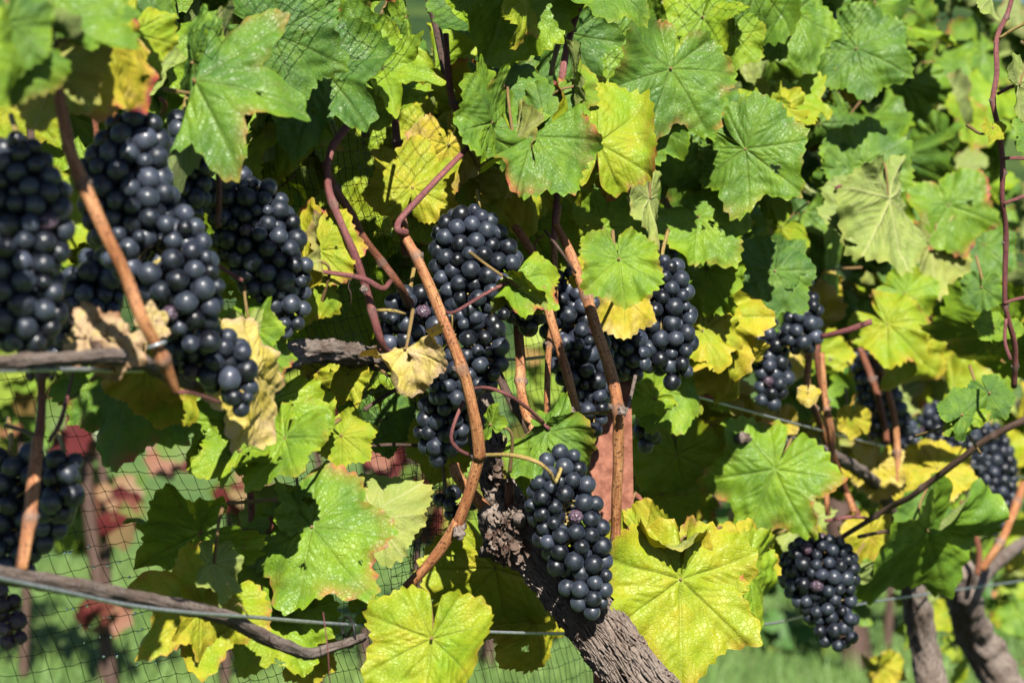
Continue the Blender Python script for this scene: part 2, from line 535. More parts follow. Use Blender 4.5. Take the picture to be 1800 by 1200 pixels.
def leaf_mesh(seed, lob=0.4, cup=0.4, droop=0.5, fold=0.0, wave=0.06, N=240, R=26, teeth=0.074, crumple=0.0, twist=0.0, bf=0.0, creases=2, holes=0, cscale=1.0):
    rg = np.random.default_rng(seed * 7 + 3)
    th = np.linspace(-np.pi, np.pi, N + 1)
    ro = outline(th, seed, lob, teeth)
    smooth_r = outline(th, seed, lob, 0.0)
    tt = (np.arange(1, R + 1) / R) ** 0.85
    # inner rings follow the smooth outline, the margin follows the teeth
    k = tt[:, None] ** 6
    rr = tt[:, None] * (smooth_r[None] * (1 - k) + ro[None] * k)
    X = rr * np.sin(th)[None]; Y = rr * np.cos(th)[None]
    X = np.concatenate([[0], X.ravel()]); Y = np.concatenate([[0], Y.ravel()])
    T = np.concatenate([[0], np.repeat(tt, N + 1)])
    TH = np.concatenate([[0], np.tile(th, R)])
    # veins
    segs = []
    mains = [(0, 1.0), (50, .92), (-50, .92), (107, .84), (-107, .84), (150, .6), (-150, .6)]
    for a, ln in mains:
        a = math.radians(a + rg.normal(0, 3)) if a else 0.0
        ln *= 0.97 if abs(lob) < 2 else 1
        dx, dy = math.sin(a), math.cos(a)
        segs.append((0, 0, dx * ln, dy * ln, 0.021, 0.009, 1.0))
        nsec = 6 if ln > 0.8 else 3
        for s_ in range(nsec):
            f = (0.16 + 0.74 * s_ / nsec + rg.normal(0, .015)) * ln
            for sg in (-1, 1):
                fa = a + sg * math.radians(46 + rg.normal(0, 4))
                l2 = (1 - f / ln) * 0.52 * ln + 0.10
                mx, my = dx * f + math.sin(fa) * l2 * .5, dy * f + math.cos(fa) * l2 * .5
                fb = fa - sg * math.radians(9)
                segs.append((dx * f, dy * f, mx, my, 0.012, 0.010, 0.62))
                segs.append((mx, my, mx + math.sin(fb) * l2 * .5, my + math.cos(fb) * l2 * .5, 0.010, 0.008, 0.5))
                f += 0.03
    vein = np.zeros_like(X); broad = np.zeros_like(X)
    for (x0, y0, x1, y1, w0, w1, amp) in segs:
        dx, dy = x1 - x0, y1 - y0
        l2 = dx * dx + dy * dy
        f = np.clip(((X - x0) * dx + (Y - y0) * dy) / l2, 0, 1)
        d2 = (X - x0 - f * dx) ** 2 + (Y - y0 - f * dy) ** 2
        wd = w0 + (w1 - w0) * f
        vein = np.maximum(vein, amp * np.exp(-d2 / wd ** 2))
        broad = np.maximum(broad, amp * np.exp(-np.sqrt(d2) / 0.035))
    Z = -0.040 * broad
    for _ in range(7):
        f = rg.uniform(3, 9); a = rg.uniform(0, 6.28); ph = rg.uniform(0, 6.28)
        Z += 0.035 / f * 2.2 * np.sin(f * (X * math.cos(a) + Y * math.sin(a)) + ph)
    for _ in range(8):
        f = rg.uniform(14, 30); a = rg.uniform(0, 6.28); ph = rg.uniform(0, 6.28)
        Z += 0.0026 * np.sin(f * (X * math.cos(a) + Y * math.sin(a)) + ph)
    Z += 0.010 * np.sin(26 * np.abs(X) * 1.0 + 20 * Y + 2 * np.sin(5 * X)) * T
    kk = rg.integers(4, 7); ph = rg.uniform(0, 6.28)
    Z += wave * T ** 2.2 * np.sin(kk * TH + ph) + wave * 0.5 * T ** 3 * np.sin((kk * 2 + 3) * TH + ph * 2)
    Z += 0.03 * T ** 3 * rg.normal()
    if crumple:
        for _ in range(10):
            f = rg.uniform(4, 13); a = rg.uniform(0, 6.28); ph = rg.uniform(0, 6.28)
            Z += crumple * 0.55 / f * (1 - 2 * np.abs(np.sin(f * (X * math.cos(a) + Y * math.sin(a)) + ph))) * 2
    Z += fold * np.sqrt(X * X + 0.003)
    for _ in range(creases):
        a = rg.uniform(0, 6.28); off = rg.uniform(.18, .58); ang = rg.normal(0, 0.75) * cscale
        s_ = X * math.cos(a) + Y * math.sin(a) - off - 0.06 * np.sin(6 * (X * math.sin(a) - Y * math.cos(a)))
        q = np.clip(s_, 0, None); t_ = q / (q + 0.10); aa = ang * t_
        X = X + q * (np.cos(aa) - 1) * math.cos(a); Y = Y + q * (np.cos(aa) - 1) * math.sin(a); Z = Z + q * np.sin(aa)
    if bf:
        # the basal lobes folded back along a line across the petiole junction
        a = math.radians(bf) * np.clip((-Y) / 0.10, 0, 1)
        yn = np.where(Y < 0, Y * np.cos(a), Y); Z = np.where(Y < 0, Z + Y * np.sin(a), Z); Y = yn
    # true bending: about the midrib (cup) and along it (droop)
    if abs(cup) > 1e-3:
        sgn = 1 if cup > 0 else -1; kq = abs(cup)
        r_ = 1 / kq - sgn * Z
        X, Z = np.sin(X * kq) * r_, sgn * (1 / kq - np.cos(X * kq) * r_)
    if abs(droop) > 1e-3:
        kq = abs(droop); sgn = -1 if droop > 0 else 1
        r_ = 1 / kq - sgn * Z
        Y, Z = np.sin(Y * kq) * r_, sgn * (1 / kq - np.cos(Y * kq) * r_)
    if twist:
        a = twist * Y
        X, Z = X * np.cos(a) - Z * np.sin(a), X * np.sin(a) + Z * np.cos(a)
    V = np.stack([X, Y, Z], -1)
    # faces
    W = N + 1
    i, j = np.meshgrid(np.arange(R - 1), np.arange(N), indexing='ij')
    a_ = 1 + i * W + j
    q = np.stack([a_, a_ + W, a_ + W + 1, a_ + 1], -1).reshape(-1, 4)
    jj = np.arange(N)
    fan = np.stack([np.zeros(N, int), 1 + jj, 2 + jj], -1)
    F = np.vstack([q[:, [0, 1, 2]], q[:, [0, 2, 3]], fan])
    uvx = np.concatenate([[0], (rr * np.sin(th)[None]).ravel()]); uvy = np.concatenate([[0], (rr * np.cos(th)[None]).ravel()])
    # make the top face look along +Z
    v0, v1, v2 = V[F[-1][0]], V[F[-1][1]], V[F[-1][2]]
    fl = np.cross(V[F[:, 1]] - V[F[:, 0]], V[F[:, 2]] - V[F[:, 0]])[:, 2].sum()
    uvf = np.cross(np.c_[uvx, uvy, 0 * uvx][F[:, 1]] - np.c_[uvx, uvy, 0 * uvx][F[:, 0]], np.c_[uvx, uvy, 0 * uvx][F[:, 2]] - np.c_[uvx, uvy, 0 * uvx][F[:, 0]])[:, 2].sum()
    if uvf < 0:
        F = F[:, ::-1]
    if holes:
        fc = np.stack([uvx, uvy], -1)[F].mean(1)
        kill = np.zeros(len(F), bool)
        for _ in range(holes):
            hx, hy = rg.uniform(-.5, .5), rg.uniform(-.3, .7); hr = rg.uniform(.02, .055)
            d_ = fc - [hx, hy]; an = np.arctan2(d_[:, 1], d_[:, 0])
            kill |= np.hypot(d_[:, 0], d_[:, 1] * rg.uniform(.7, 1.6)) < hr * (1 + .35 * np.sin(an * 3 + hx * 9) + .2 * np.sin(an * 7))
        F = F[~kill]
    return mesh_from('leaf', V, F, np.stack([uvx, uvy], -1), [M['leaf']], True, {'vein': vein, 'rim': T})

def leaf_matrix(pos, Lm, direction, yaw, pitch, under):
    dd = rad(direction)
    Y = Vector((math.sin(dd), 0, math.cos(dd)))
    Z = Vector((0, -1, 0)) if not under else Vector((0, 1, 0))
    X = Y.cross(Z)
    Mx = Matrix((X, Y, Z)).transposed()
    rot = Matrix.Rotation(rad(yaw), 3, 'Z') @ Matrix.Rotation(rad(-pitch), 3, 'X')
    Mx = rot @ Mx
    return Mx

NOPET = {(903, 488), (962, 757), (938, 238), (862, 226)}
def put_leaf(me, vine, pos, Lm, direction, yaw=0, pitch=0, under=False, age=0.2, blush=0.2, spots=0.0, seed=0, label=None, pet=None, nopet=False, petm='petiole', petr=0.0013):
    o = bpy.data.objects.new('leaf', me)
    Mx = leaf_matrix(pos, Lm, direction, yaw, pitch, under)
    o.rotation_mode = 'QUATERNION'
    o.rotation_quaternion = Mx.to_quaternion()
    o.scale = (Lm, Lm, Lm)
    o.location = pos
    link(o); place(o, vine)
    o['age'] = float(age); o['blush'] = float(blush); o['spots'] = float(spots); o['seed'] = float(seed % 97) * 1.37
    if label: o['label'] = label
    if nopet: return o
    # petiole: leaves the notch of the blade, runs back into the vine
    pos = Vector(pos)
    Ydir = Mx @ Vector((0, 1, 0)); Zdir = Mx @ Vector((0, 0, 1))
    if pet is None:
        ln = 0.05 + 0.03 * random.random()
        side = Zdir * (-1)
        if under:
            m1 = pos + (-Ydir * 1.0 + side * 0.12).normalized() * ln * 0.5
            e = m1 + (-Ydir * .4 + Vector((0, 1.0, 0))).normalized() * ln * .6
            pts = [pos + side * 0.001, m1, e]
        else:
            m1 = pos + (-Ydir * 0.25 + side * 1.0).normalized() * ln * 0.35
            e = m1 + (-Ydir * 0.6 + Vector((0, .8, 0)) + Vector((random.uniform(-.3, .3), 0, random.uniform(-.3, .3)))).normalized() * ln * .7
            pts = [pos, m1, e]
    else:
        e = Vector(pet[-1])
        pts = [pos + Zdir * 0.0] + [Vector(q) for q in pet]
    inv = (Matrix.Translation(pos) @ Mx.to_4x4() @ Matrix.Scale(Lm, 4)).inverted()
    V, F, uv, att = tube_arrays([inv @ q for q in pts], [petr / Lm, petr * .9 / Lm, petr * 1.3 / Lm], sides=6, step=0.07, rough=0, maxn=40)
    pm = mesh_from('petiole', V, F, uv, [M[petm]], True, {'node': att * 0})
    p = bpy.data.objects.new('petiole', pm)
    link(p)
    p.parent = o
    return o

# ------------------------------------------------------------------ ground
def ground():
    xs = np.concatenate([np.linspace(-300, -14, 16), np.linspace(-12, 12, 120), np.linspace(14, 300, 16)])
    ys = np.concatenate([np.linspace(-60, 1, 12), np.linspace(1.2, 30, 150), np.linspace(33, 900, 24)])
    gx, gy = np.meshgrid(xs, ys, indexing='xy')
    z = 0.03 * np.sin(gx * 1.3 + 2) * np.sin(gy * 0.7) + 0.012 * np.sin(gx * 5.1 + gy * 3.3)
    V = np.stack([gx.ravel(), gy.ravel(), z.ravel()], -1)
    nx, ny = len(xs), len(ys)
    i, j = np.meshgrid(np.arange(ny - 1), np.arange(nx - 1), indexing='ij')
    a = i * nx + j
    F = np.stack([a, a + 1, a + nx + 1, a + nx], -1).reshape(-1, 4)
    b = NB('vineyard_turf')
    tc = b.node('ShaderNodeTexCoord').outputs['Object']
    n1 = b.noise(tc, 0.8, 4, 0.6); n2 = b.noise(tc, 7.0, 5, 0.7)
    c = b.mix(b.maprange(n1, 0.40, 0.62), (0.095, 0.180, 0.045), (0.145, 0.225, 0.055))
    c = b.mix(b.maprange(n2, 0.58, 0.74, 0.0, 0.7), c, (0.24, 0.19, 0.10))
    m = b.out(b.principled(c, 0.85, 0.2, b.bump(n2, 0.8, 0.03)))
    o = obj('ground', mesh_from('ground', V, F, None, [m]))
    o['kind'] = 'structure'
    return m
ground()

def grass():
    rg = np.random.default_rng(5)
    n = 26000
    d = rg.uniform(3.0, 13.0, n) ** 1.0
    x = rg.uniform(-0.24, 0.24, n) * d * 1.15
    h = rg.uniform(0.03, 0.10, n); a = rg.uniform(0, 6.28, n); wd = rg.uniform(0.003, 0.006, n)
    z = 0.03 * np.sin(x * 1.3 + 2) * np.sin(d * 0.7) + 0.012 * np.sin(x * 5.1 + d * 3.3) - 0.005
    lx, ly = rg.normal(0, .4, n) * h, rg.normal(0, .4, n) * h
    b0 = np.stack([x - np.cos(a) * wd, d - np.sin(a) * wd, z], -1)
    b1 = np.stack([x + np.cos(a) * wd, d + np.sin(a) * wd, z], -1)
    t = np.stack([x + lx, d + ly, z + h], -1)
    V = np.stack([b0, b1, t], 1).reshape(-1, 3)
    F = np.arange(3 * n).reshape(-1, 3)
    b = NB('grass_blades')
    tc = b.node('ShaderNodeTexCoord').outputs['Object']
    n1 = b.noise(tc, 1.1, 4, 0.6)
    c = b.mix(b.maprange(n1, 0.35, 0.65), (0.105, 0.205, 0.050), (0.170, 0.265, 0.060))
    m = b.out(b.principled(c, 0.55, 0.35))
    o = obj('grass', mesh_from('grass', V, F, None, [m], False))
    tag(o, 'short bright green grass between the vine rows, far out of focus', 'grass', kind='stuff')
grass()

# ------------------------------------------------------------------ the grapevines of the front row
g_v = 'grapevines along the wire trellis'
vC = thing('grapevine', 'gnarled shaggy trunk leaning in from the bottom centre with tan canes', 'grapevine', P(1130, 1000, 2.35) * 1.0, g_v)
vL = thing('grapevine', 'vine at the left edge with a long grey cordon tied along the lower wire', 'grapevine', P(-120, 1250, 1.62), g_v)
vR = thing('grapevine', 'blurred grey trunk rising under the dappled leaf at lower right', 'grapevine', P(1640, 1240, 3.75), g_v)
vF = thing('grapevine', 'farthest vine at the right edge with a thick leaning grey trunk', 'grapevine', P(1760, 1240, 4.2), g_v)
vN = thing('grapevine', 'long thin pinkish shoot hanging down the right edge with short leafy side stems', 'grapevine', P(1775, -20, 2.45))

def pp(*q):
    return [P(*a) for a in q]

_bud = {}
def cane(name, vine, pts, wpx, m, nodes=0.075, label=None, sides=12, rough=0.05, wob=0.25, seed=None, **kw):
    d = sum(p[2] for p in pts) / len(pts)
    rr = [wq * 0.43 * d / FP for wq in (wpx if isinstance(wpx, (list, tuple)) else [wpx, wpx])]
    o = tube(name, pp(*pts), rr, M[m], vine, sides=sides, nodes=nodes, rough=rough, wob=wob, seed=seed if seed is not None else int(abs(pts[0][0] * 3 + pts[0][1])), **kw)
    if label: o['label'] = label
    if nodes and name == 'cane':
        for i, (cc, T_, r_) in enumerate(list(LAST_C)):
            side = np.cross(T_, [0, -1, 0]) * (1 if i % 2 else -1)
            if 'bud' not in _bud:
                V, F = ico(2)
                V = np.array([(v[0] * (1 - .35 * v[2]), v[1] * (1 - .35 * v[2]), v[2] * 1.35) for v in V]) * (1 + 0.25 * np.array([mnoise.noise(Vector(v) * 2.5) for v in V]))[:, None]
                _bud['bud'] = mesh_from('bud', V, F, V[:, :2], [M['old']], True, {'node': np.zeros(len(V))})
            q = bpy.data.objects.new('bud', _bud['bud'])
            q.location = cc + side * r_ * 1.15 + np.array([0, -1, 0]) * r_ * .4
            q.scale = [r_ * .55] * 3
            q.rotation_mode = 'QUATERNION'; q.rotation_quaternion = Vector(side * .8 + np.array([0, -.2, .8])).to_track_quat('Z', 'Y')
            link(q); place(q, vine)
    return o

# trunk of the centre vine: shaggy, fibrous
def bark_tube(name, vine, pts, wpx, amp, sides=72, step=0.0028, m='bark', seed=1):
    d = sum(p[2] for p in pts) / len(pts)
    V, F, uv, att = tube_arrays(pp(*pts), [x * 0.5 * d / FP for x in wpx], sides=sides, step=step, rough=0.05, wob=0.1, seed=seed, barkamp=amp)
    org = V.mean(0)
    return obj(name, mesh_from(name, V - org, F, uv, [M[m]], True, {'node': att * 0}), org, vine)

trunk = bark_tube('trunk', vC, [(1330, 1420, 2.31), (1225, 1310, 2.305), (1130, 1205, 2.30), (1050, 1100, 2.30), (985, 1022, 2.305), (930, 960, 2.315), (885, 915, 2.33)],
                  [102, 98, 92, 88, 78, 72, 54], 0.0017, sides=84)
tube_arm = bark_tube('arm', vC, [(905, 935, 2.34), (878, 860, 2.36), (856, 780, 2.37), (835, 700, 2.38), (790, 650, 2.38), (700, 634, 2.35)], [66, 52, 48, 50, 40, 34], 0.0012, sides=60, seed=5)
bark_tube('cordon', vC, [(705, 636, 2.28), (640, 628, 2.20), (570, 616, 2.12), (520, 620, 2.07), (482, 648, 2.05), (476, 690, 2.05)], [36, 40, 36, 40, 32, 22], 0.0013, sides=44, seed=8)
bark_tube('cordon', vC, [(470, 680, 2.1), (380, 690, 1.95), (300, 660, 1.8), (250, 636, 1.72), (190, 626, 1.66), (90, 632, 1.6), (-60, 640, 1.53)], [18, 20, 23, 25, 25, 22, 22], 0.0005, sides=40, m='old', seed=9)

def flakes(vine, parent, cx, cy, d, rx, ry, n, seed, big=1.0):
    """loose plates of bark standing off the head of the trunk"""
    rg = random.Random(seed)
    V, F = [], []
    for _ in range(n):
        a = rg.uniform(0, 6.28); q = rg.random() ** 0.5
        p = P(cx + math.cos(a) * rx * q, cy + math.sin(a) * ry * q, d - 0.024 * (1 - q * q) ** 0.5 * rg.uniform(.7, 1.15))
        L = rg.uniform(0.005, 0.016) * big; W = rg.uniform(0.0012, 0.0034) * big; T = 0.0006
        ax = Euler((rg.uniform(-.7, .7), rg.gauss(-.5, .6), rg.uniform(-1.2, 1.2))).to_matrix()
        base = len(V)
        for k in range(4):
            f = k / 3
            wv = W * (0.5 + 0.6 * math.sin(3.14 * min(1, f + .15)) + rg.uniform(-.15, .15)); cz = 0.0018 * math.sin(f * 3.1) * big
            for sx, sz in ((-1, 0), (1, 0), (1, -T), (-1, -T)):
                V.append(tuple(p + ax @ Vector((sx * wv + rg.uniform(-.0004, .0004), cz + sz, (f - .5) * L))))
        for k in range(3):
            b0 = base + 4 * k
            for e in range(4):
                F.append((b0 + e, b0 + (e + 1) % 4, b0 + 4 + (e + 1) % 4, b0 + 4 + e))
        F.append((base, base + 3, base + 2, base + 1)); F.append((base + 12, base + 13, base + 14, base + 15))
    V = np.array(V); org = V.mean(0)
    me = mesh_from('bark_flakes', V - org, F, None, [M['flake']], False)
    o = obj('bark_flakes', me, org, vine)
    o['kind'] = 'stuff'
    return o

for k, (x, y, d, r_, sq) in enumerate([(885, 915, 2.31, 34, (1.1, .8, 1)), (912, 925, 2.30, 26, (1, .8, 1.1)), (868, 930, 2.315, 20, (1, .8, 1)),
                                   (930, 950, 2.31, 28, (1, .8, 1)), (905, 880, 2.32, 20, (.9, .8, 1.2)), (870, 875, 2.32, 15, (1, .8, 1)), (895, 960, 2.33, 34, (1.4, .9, .8))]):
    knot('burl', vC, x, y, d, r_, 'bark', k * 3.1, sq, 0.5)
flakes(vC, None, 902, 925, 2.31, 48, 50, 130, 3)
flakes(vC, None, 905, 962, 2.31, 46, 26, 80, 4, 1.2)
flakes(vC, None, 885, 825, 2.34, 24, 50, 70, 6, .9)
flakes(vC, None, 1000, 750, 2.34, 14, 26, 16, 16, .9)

def bark_strips(vine, axis, n, seed):
    """long peeling fibres lying along the trunk"""
    rg = np.random.default_rng(seed)
    c = catmull([tuple(P(*a)) for a in axis[0]], 200)
    rr = np.interp(np.linspace(0, 1, 200), np.linspace(0, 1, len(axis[1])), axis[1]) * 0.5 * 2.33 / FP
    T = np.gradient(c, axis=0); T /= np.linalg.norm(T, axis=1)[:, None]
    VV, FF, k = [], [], 0
    for _ in range(n):
        i0 = rg.integers(0, 150); ln = rg.integers(12, 46); i1 = min(199, i0 + ln)
        a0 = rg.uniform(-1.5, 1.5); da = rg.normal(0, 0.15); wd = rg.uniform(0.0004, 0.0012)
        idx = np.linspace(i0, i1, 8).astype(int)
        lift = rg.uniform(0.0008, 0.0022)
        a = a0 + da * np.linspace(0, 1, 8) + 0.05 * np.sin(np.linspace(0, 9, 8) + rg.uniform(0, 6))
        side = np.cross(T[idx], np.array([0, -1, 0])); side /= np.linalg.norm(side, axis=1)[:, None]
        out = np.sin(a)[:, None] * side + np.cos(a)[:, None] * np.array([0, -1, 0])
        tan = np.cross(out, T[idx])
        tl = np.abs(np.linspace(-1, 1, 8)) ** 4 * rg.uniform(0, 0.003)
        p = c[idx] + out * (rr[idx] + lift + tl)[:, None]
        wv = wd * (0.35 + np.sin(np.linspace(0.1, 3.04, 8)))
        ring = np.stack([p - tan * wv[:, None], p + out * 0.0007, p + tan * wv[:, None], p - out * 0.002], 1)
        VV.append(ring.reshape(-1, 3))
        for s_ in range(7):
            for e in range(4):
                FF.append((k + 4 * s_ + e, k + 4 * s_ + (e + 1) % 4, k + 4 * s_ + 4 + (e + 1) % 4, k + 4 * s_ + 4 + e))
        k += 32
    V = np.vstack(VV); org = V.mean(0)
    o = obj('bark_strips', mesh_from('bark_strips', V - org, FF, V[:, [0, 2]] * 30, [M['bark']], True, {'node': np.zeros(len(V))}), org, vine)
    o['kind'] = 'stuff'
bark_strips(vC, ([(1225, 1310, 2.305), (1130, 1205, 2.30), (1050, 1100, 2.30), (985, 1022, 2.305), (930, 960, 2.315), (895, 925, 2.33)], [100, 94, 90, 80, 72, 60]), 340, 4)
bark_strips(vC, ([(895, 925, 2.34), (878, 860, 2.36), (856, 780, 2.37), (835, 700, 2.38)], [60, 52, 48, 50]), 70, 6)

# spurs and canes of the centre vine
cane('spur', vC, [(893, 905, 2.31), (895, 880, 2.30), (896, 848, 2.30)], [24, 20, 19], 'brown', nodes=0)
cane('spur', vC, [(872, 912, 2.315), (845, 885, 2.31), (805, 838, 2.30), (796, 815, 2.30)], [26, 24, 22], 'orange', nodes=0, label='short orange spur joining the head of the trunk')
cane('spur', vC, [(915, 925, 2.305), (914, 915, 2.285), (912, 905, 2.28)], [24, 26, 24], 'old', nodes=0)
cane('cane', vC, [(704, 404, 2.21), (722, 432, 2.205), (748, 482, 2.20), (772, 540, 2.20), (797, 605, 2.20), (817, 665, 2.205), (834, 740, 2.215), (841, 806, 2.23)],
     [19, 20, 22, 23, 24, 23, 26], 'orange', nodes=0.10, sides=18, label='long tan cane crossing in front of the middle bunches and bending at its fork')
cane('cane', vC, [(842, 794, 2.23), (824, 862, 2.24), (803, 925, 2.25)], [25, 23, 23], 'orange', nodes=0, sides=16)
cane('cane', vC, [(806, 918, 2.25), (772, 972, 2.26), (716, 1034, 2.27)], [25, 22, 21], 'orange', nodes=0, sides=16, label='cut lower end of the tan cane pointing down left')
knot('knuckle', vC, 841, 800, 2.232, 13, 'old', 2, (1, 1, 1.1), .3)
knot('knuckle', vC, 805, 924, 2.252, 13, 'old', 4, (1, 1, 1.1), .4)
cane('shoot', vC, [(714, 408, 2.205), (700, 404, 2.195), (703, 386, 2.20), (735, 350, 2.21), (790, 293, 2.23), (830, 253, 2.25), (858, 226, 2.26)], [16, 14, 14, 13, 12, 11], 'pink', nodes=0, rough=.02, label='smooth pink side shoot bending up to the folded leaf')
cane('cane', vC, [(978, 395, 2.30), (1000, 440, 2.29), (1025, 510, 2.285), (1052, 590, 2.28), (1072, 650, 2.28), (1088, 722, 2.28), (1086, 830, 2.30), (1081, 930, 2.32), (1077, 1035, 2.34), (1070, 1110, 2.35)],
     [16, 20, 22, 24, 24, 22, 20, 19], 'orange', nodes=0.105, sides=16, label='orange cane passing in front of the rusty post')
cane('cane', vC, [(905, 400, 2.33), (925, 430, 2.32), (948, 475, 2.315), (965, 555, 2.31), (985, 620, 2.31), (1005, 690, 2.31), (1015, 735, 2.32), (1018, 790, 2.34), (1000, 860, 2.36)], [18, 17, 18, 20, 20, 18], 'orange', nodes=0.09)
cane('cane', vC, [(982, 360, 2.36), (974, 430, 2.36), (976, 520, 2.36), (966, 600, 2.36), (962, 680, 2.36), (963, 760, 2.36)], [14, 12, 13, 14], 'orange', nodes=0.1)
cane('shoot', vC, [(1024, -10, 2.34), (1003, 60, 2.34), (988, 140, 2.33), (990, 200, 2.35), (984, 280, 2.36), (977, 360, 2.35), (972, 430, 2.345)], [15, 14, 14, 13, 12], 'pink', nodes=0.11)
cane('shoot', vC, [(1018, 5, 2.37), (996, 40, 2.36), (980, 85, 2.35), (968, 132, 2.34)], [12, 13, 12, 9], 'tan', nodes=0.05)
cane('cane', vC, [(908, 560, 2.4), (913, 630, 2.4), (915, 690, 2.39), (930, 740, 2.37), (955, 790, 2.36)], [20, 20, 20, 20], 'orange', nodes=0.1)
cane('cane', vC, [(690, 170, 2.42), (696, 240, 2.4), (706, 320, 2.38), (710, 400, 2.33), (716, 450, 2.32)], [16, 17, 17], 'brown', nodes=0.09)
cane('cane', vC, [(783, 60, 2.45), (790, 150, 2.44), (806, 210, 2.43), (825, 262, 2.42), (842, 310, 2.42)], [13, 14, 12], 'brown', nodes=0.08)
cane('cane', vC, [(570, 285, 2.2), (588, 330, 2.2), (618, 375, 2.2), (640, 420, 2.2), (672, 462, 2.21), (705, 508, 2.22), (730, 560, 2.3)], [18, 17, 16, 18], 'brown', nodes=0.06)
cane('shoot', vC, [(608, 225, 2.15), (580, 270, 2.14), (578, 330, 2.14), (600, 390, 2.14), (626, 450, 2.14), (645, 510, 2.15), (668, 595, 2.16), (690, 640, 2.2)], [16, 15, 16, 17, 17, 14], 'pink', nodes=0.09, label='purplish pink shoot left of the middle bunches')
cane('petiole', vC, [(556, 476, 2.13), (600, 482, 2.13), (640, 490, 2.13), (672, 507, 2.14), (686, 494, 2.16)], [9, 10, 12, 10], 'pink', nodes=0)
cane('cane', vC, [(750, -20, 2.5), (775, 80, 2.5), (785, 170, 2.5), (770, 260, 2.5)], [18, 16], 'dark', nodes=0.08)
cane('cane', vC, [(655, 200, 2.46), (668, 262, 2.46), (672, 280, 2.46)], [20, 18, 12], 'brown', nodes=0)
cane('cane', vC, [(860, 620, 2.42), (890, 690, 2.42), (930, 760, 2.42), (950, 830, 2.44)], [18, 16], 'dark', nodes=0.08)
cane('cane', vC, [(870, 180, 2.46), (862, 300, 2.46), (880, 420, 2.46), (905, 560, 2.46)], [16, 16], 'dark', nodes=0.08)
cane('cane', vC, [(640, -20, 2.4), (652, 120, 2.4), (640, 240, 2.4)], [18, 16], 'dark', nodes=0.08)
cane('twig', vC, [(1018, 728, 2.315), (1050, 725, 2.31), (1074, 723, 2.30)], [6, 6, 6], 'tan', nodes=0, wob=0)
cane('twig', vC, [(1117, 660, 2.34), (1108, 700, 2.33), (1098, 730, 2.30)], [8, 7, 5], 'old', nodes=0, wob=0)
knot('bud', vC, 1093, 722, 2.265, 8, 'old', 3, (1, 1, 1), .5)
knot('bud', vC, 1002, 722, 2.29, 8, 'old', 5, (1, 1, 1), .5)
knot('bud', vC, 806, 936, 2.245, 9, 'old', 7, (1, 1, 1.3), .6)
knot('bud', vC, 640, 508, 2.13, 7, 'old', 8, (1, 1, 1), .6)
cane('twig', vC, [(958, 405, 2.28), (985, 440, 2.27), (1012, 480, 2.28)], [6, 6, 5], 'dark', nodes=0, wob=0)
# tendrils and long petioles
cane('tendril', vC, [(830, 683, 2.23), (855, 681, 2.22), (890, 692, 2.21), (925, 715, 2.23), (955, 742, 2.255)], [5, 7, 8, 8], 'pink', nodes=0, wob=0, label='thin pink petiole arching over to the folded green leaf')
cane('petiole', vC, [(935, 730, 2.25), (952, 742, 2.26), (966, 754, 2.26)], [8, 8, 8], 'pink', nodes=0, wob=0)
cane('petiole', vC, [(782, 548, 2.20), (800, 548, 2.19), (850, 518, 2.19), (905, 490, 2.19)], [6, 7, 7], 'pink', nodes=0, wob=0, label='thin red petiole running up to the small speckled leaf')
cane('tendril', vC, [(795, 552, 2.21), (795, 575, 2.215), (794, 590, 2.22)], [3, 3, 3], 'tan', nodes=0, wob=0)
cane('tendril', vC, [(815, 705, 2.23), (800, 740, 2.225), (793, 770, 2.225), (806, 790, 2.23), (826, 800, 2.24)], [8, 7, 8, 9], 'pink', nodes=0, wob=0)
cane('tendril', vC, [(955, 415, 2.29), (942, 425, 2.29), (942, 450, 2.29), (955, 470, 2.29)], [4, 3, 2], 'brown', nodes=0, wob=0)
cane('tendril', vC, [(614, 545, 2.13), (618, 520, 2.12), (612, 500, 2.12), (626, 480, 2.12)], [2, 2, 2], 'dark', nodes=0, wob=0)
cane('petiole', vC, [(638, 650, 2.22), (650, 618, 2.21), (680, 615, 2.2), (698, 622, 2.19)], [6, 6, 7], 'pink', nodes=0, wob=0)
cane('petiole', vC, [(662, 546, 2.2), (690, 546, 2.19), (712, 552, 2.2)], [8, 7, 6], 'tan', nodes=0, wob=0)
cane('petiole', vC, [(640, 720, 2.33), (670, 700, 2.34), (700, 682, 2.36)], [9, 9, 9], 'dark', nodes=0, wob=0)
cane('petiole', vC, [(640, 784, 2.3), (690, 781, 2.3), (735, 783, 2.32)], [7, 7, 7], 'dark', nodes=0, wob=0)
cane('petiole', vC, [(790, 205, 2.4), (828, 198, 2.35), (862, 190, 2.3)], [10, 10, 10], 'tan', nodes=0, wob=0)
cane('petiole', vC, [(1018, 480, 2.32), (1035, 474, 2.31), (1052, 470, 2.3)], [6, 6, 6], 'brown', nodes=0, wob=0)

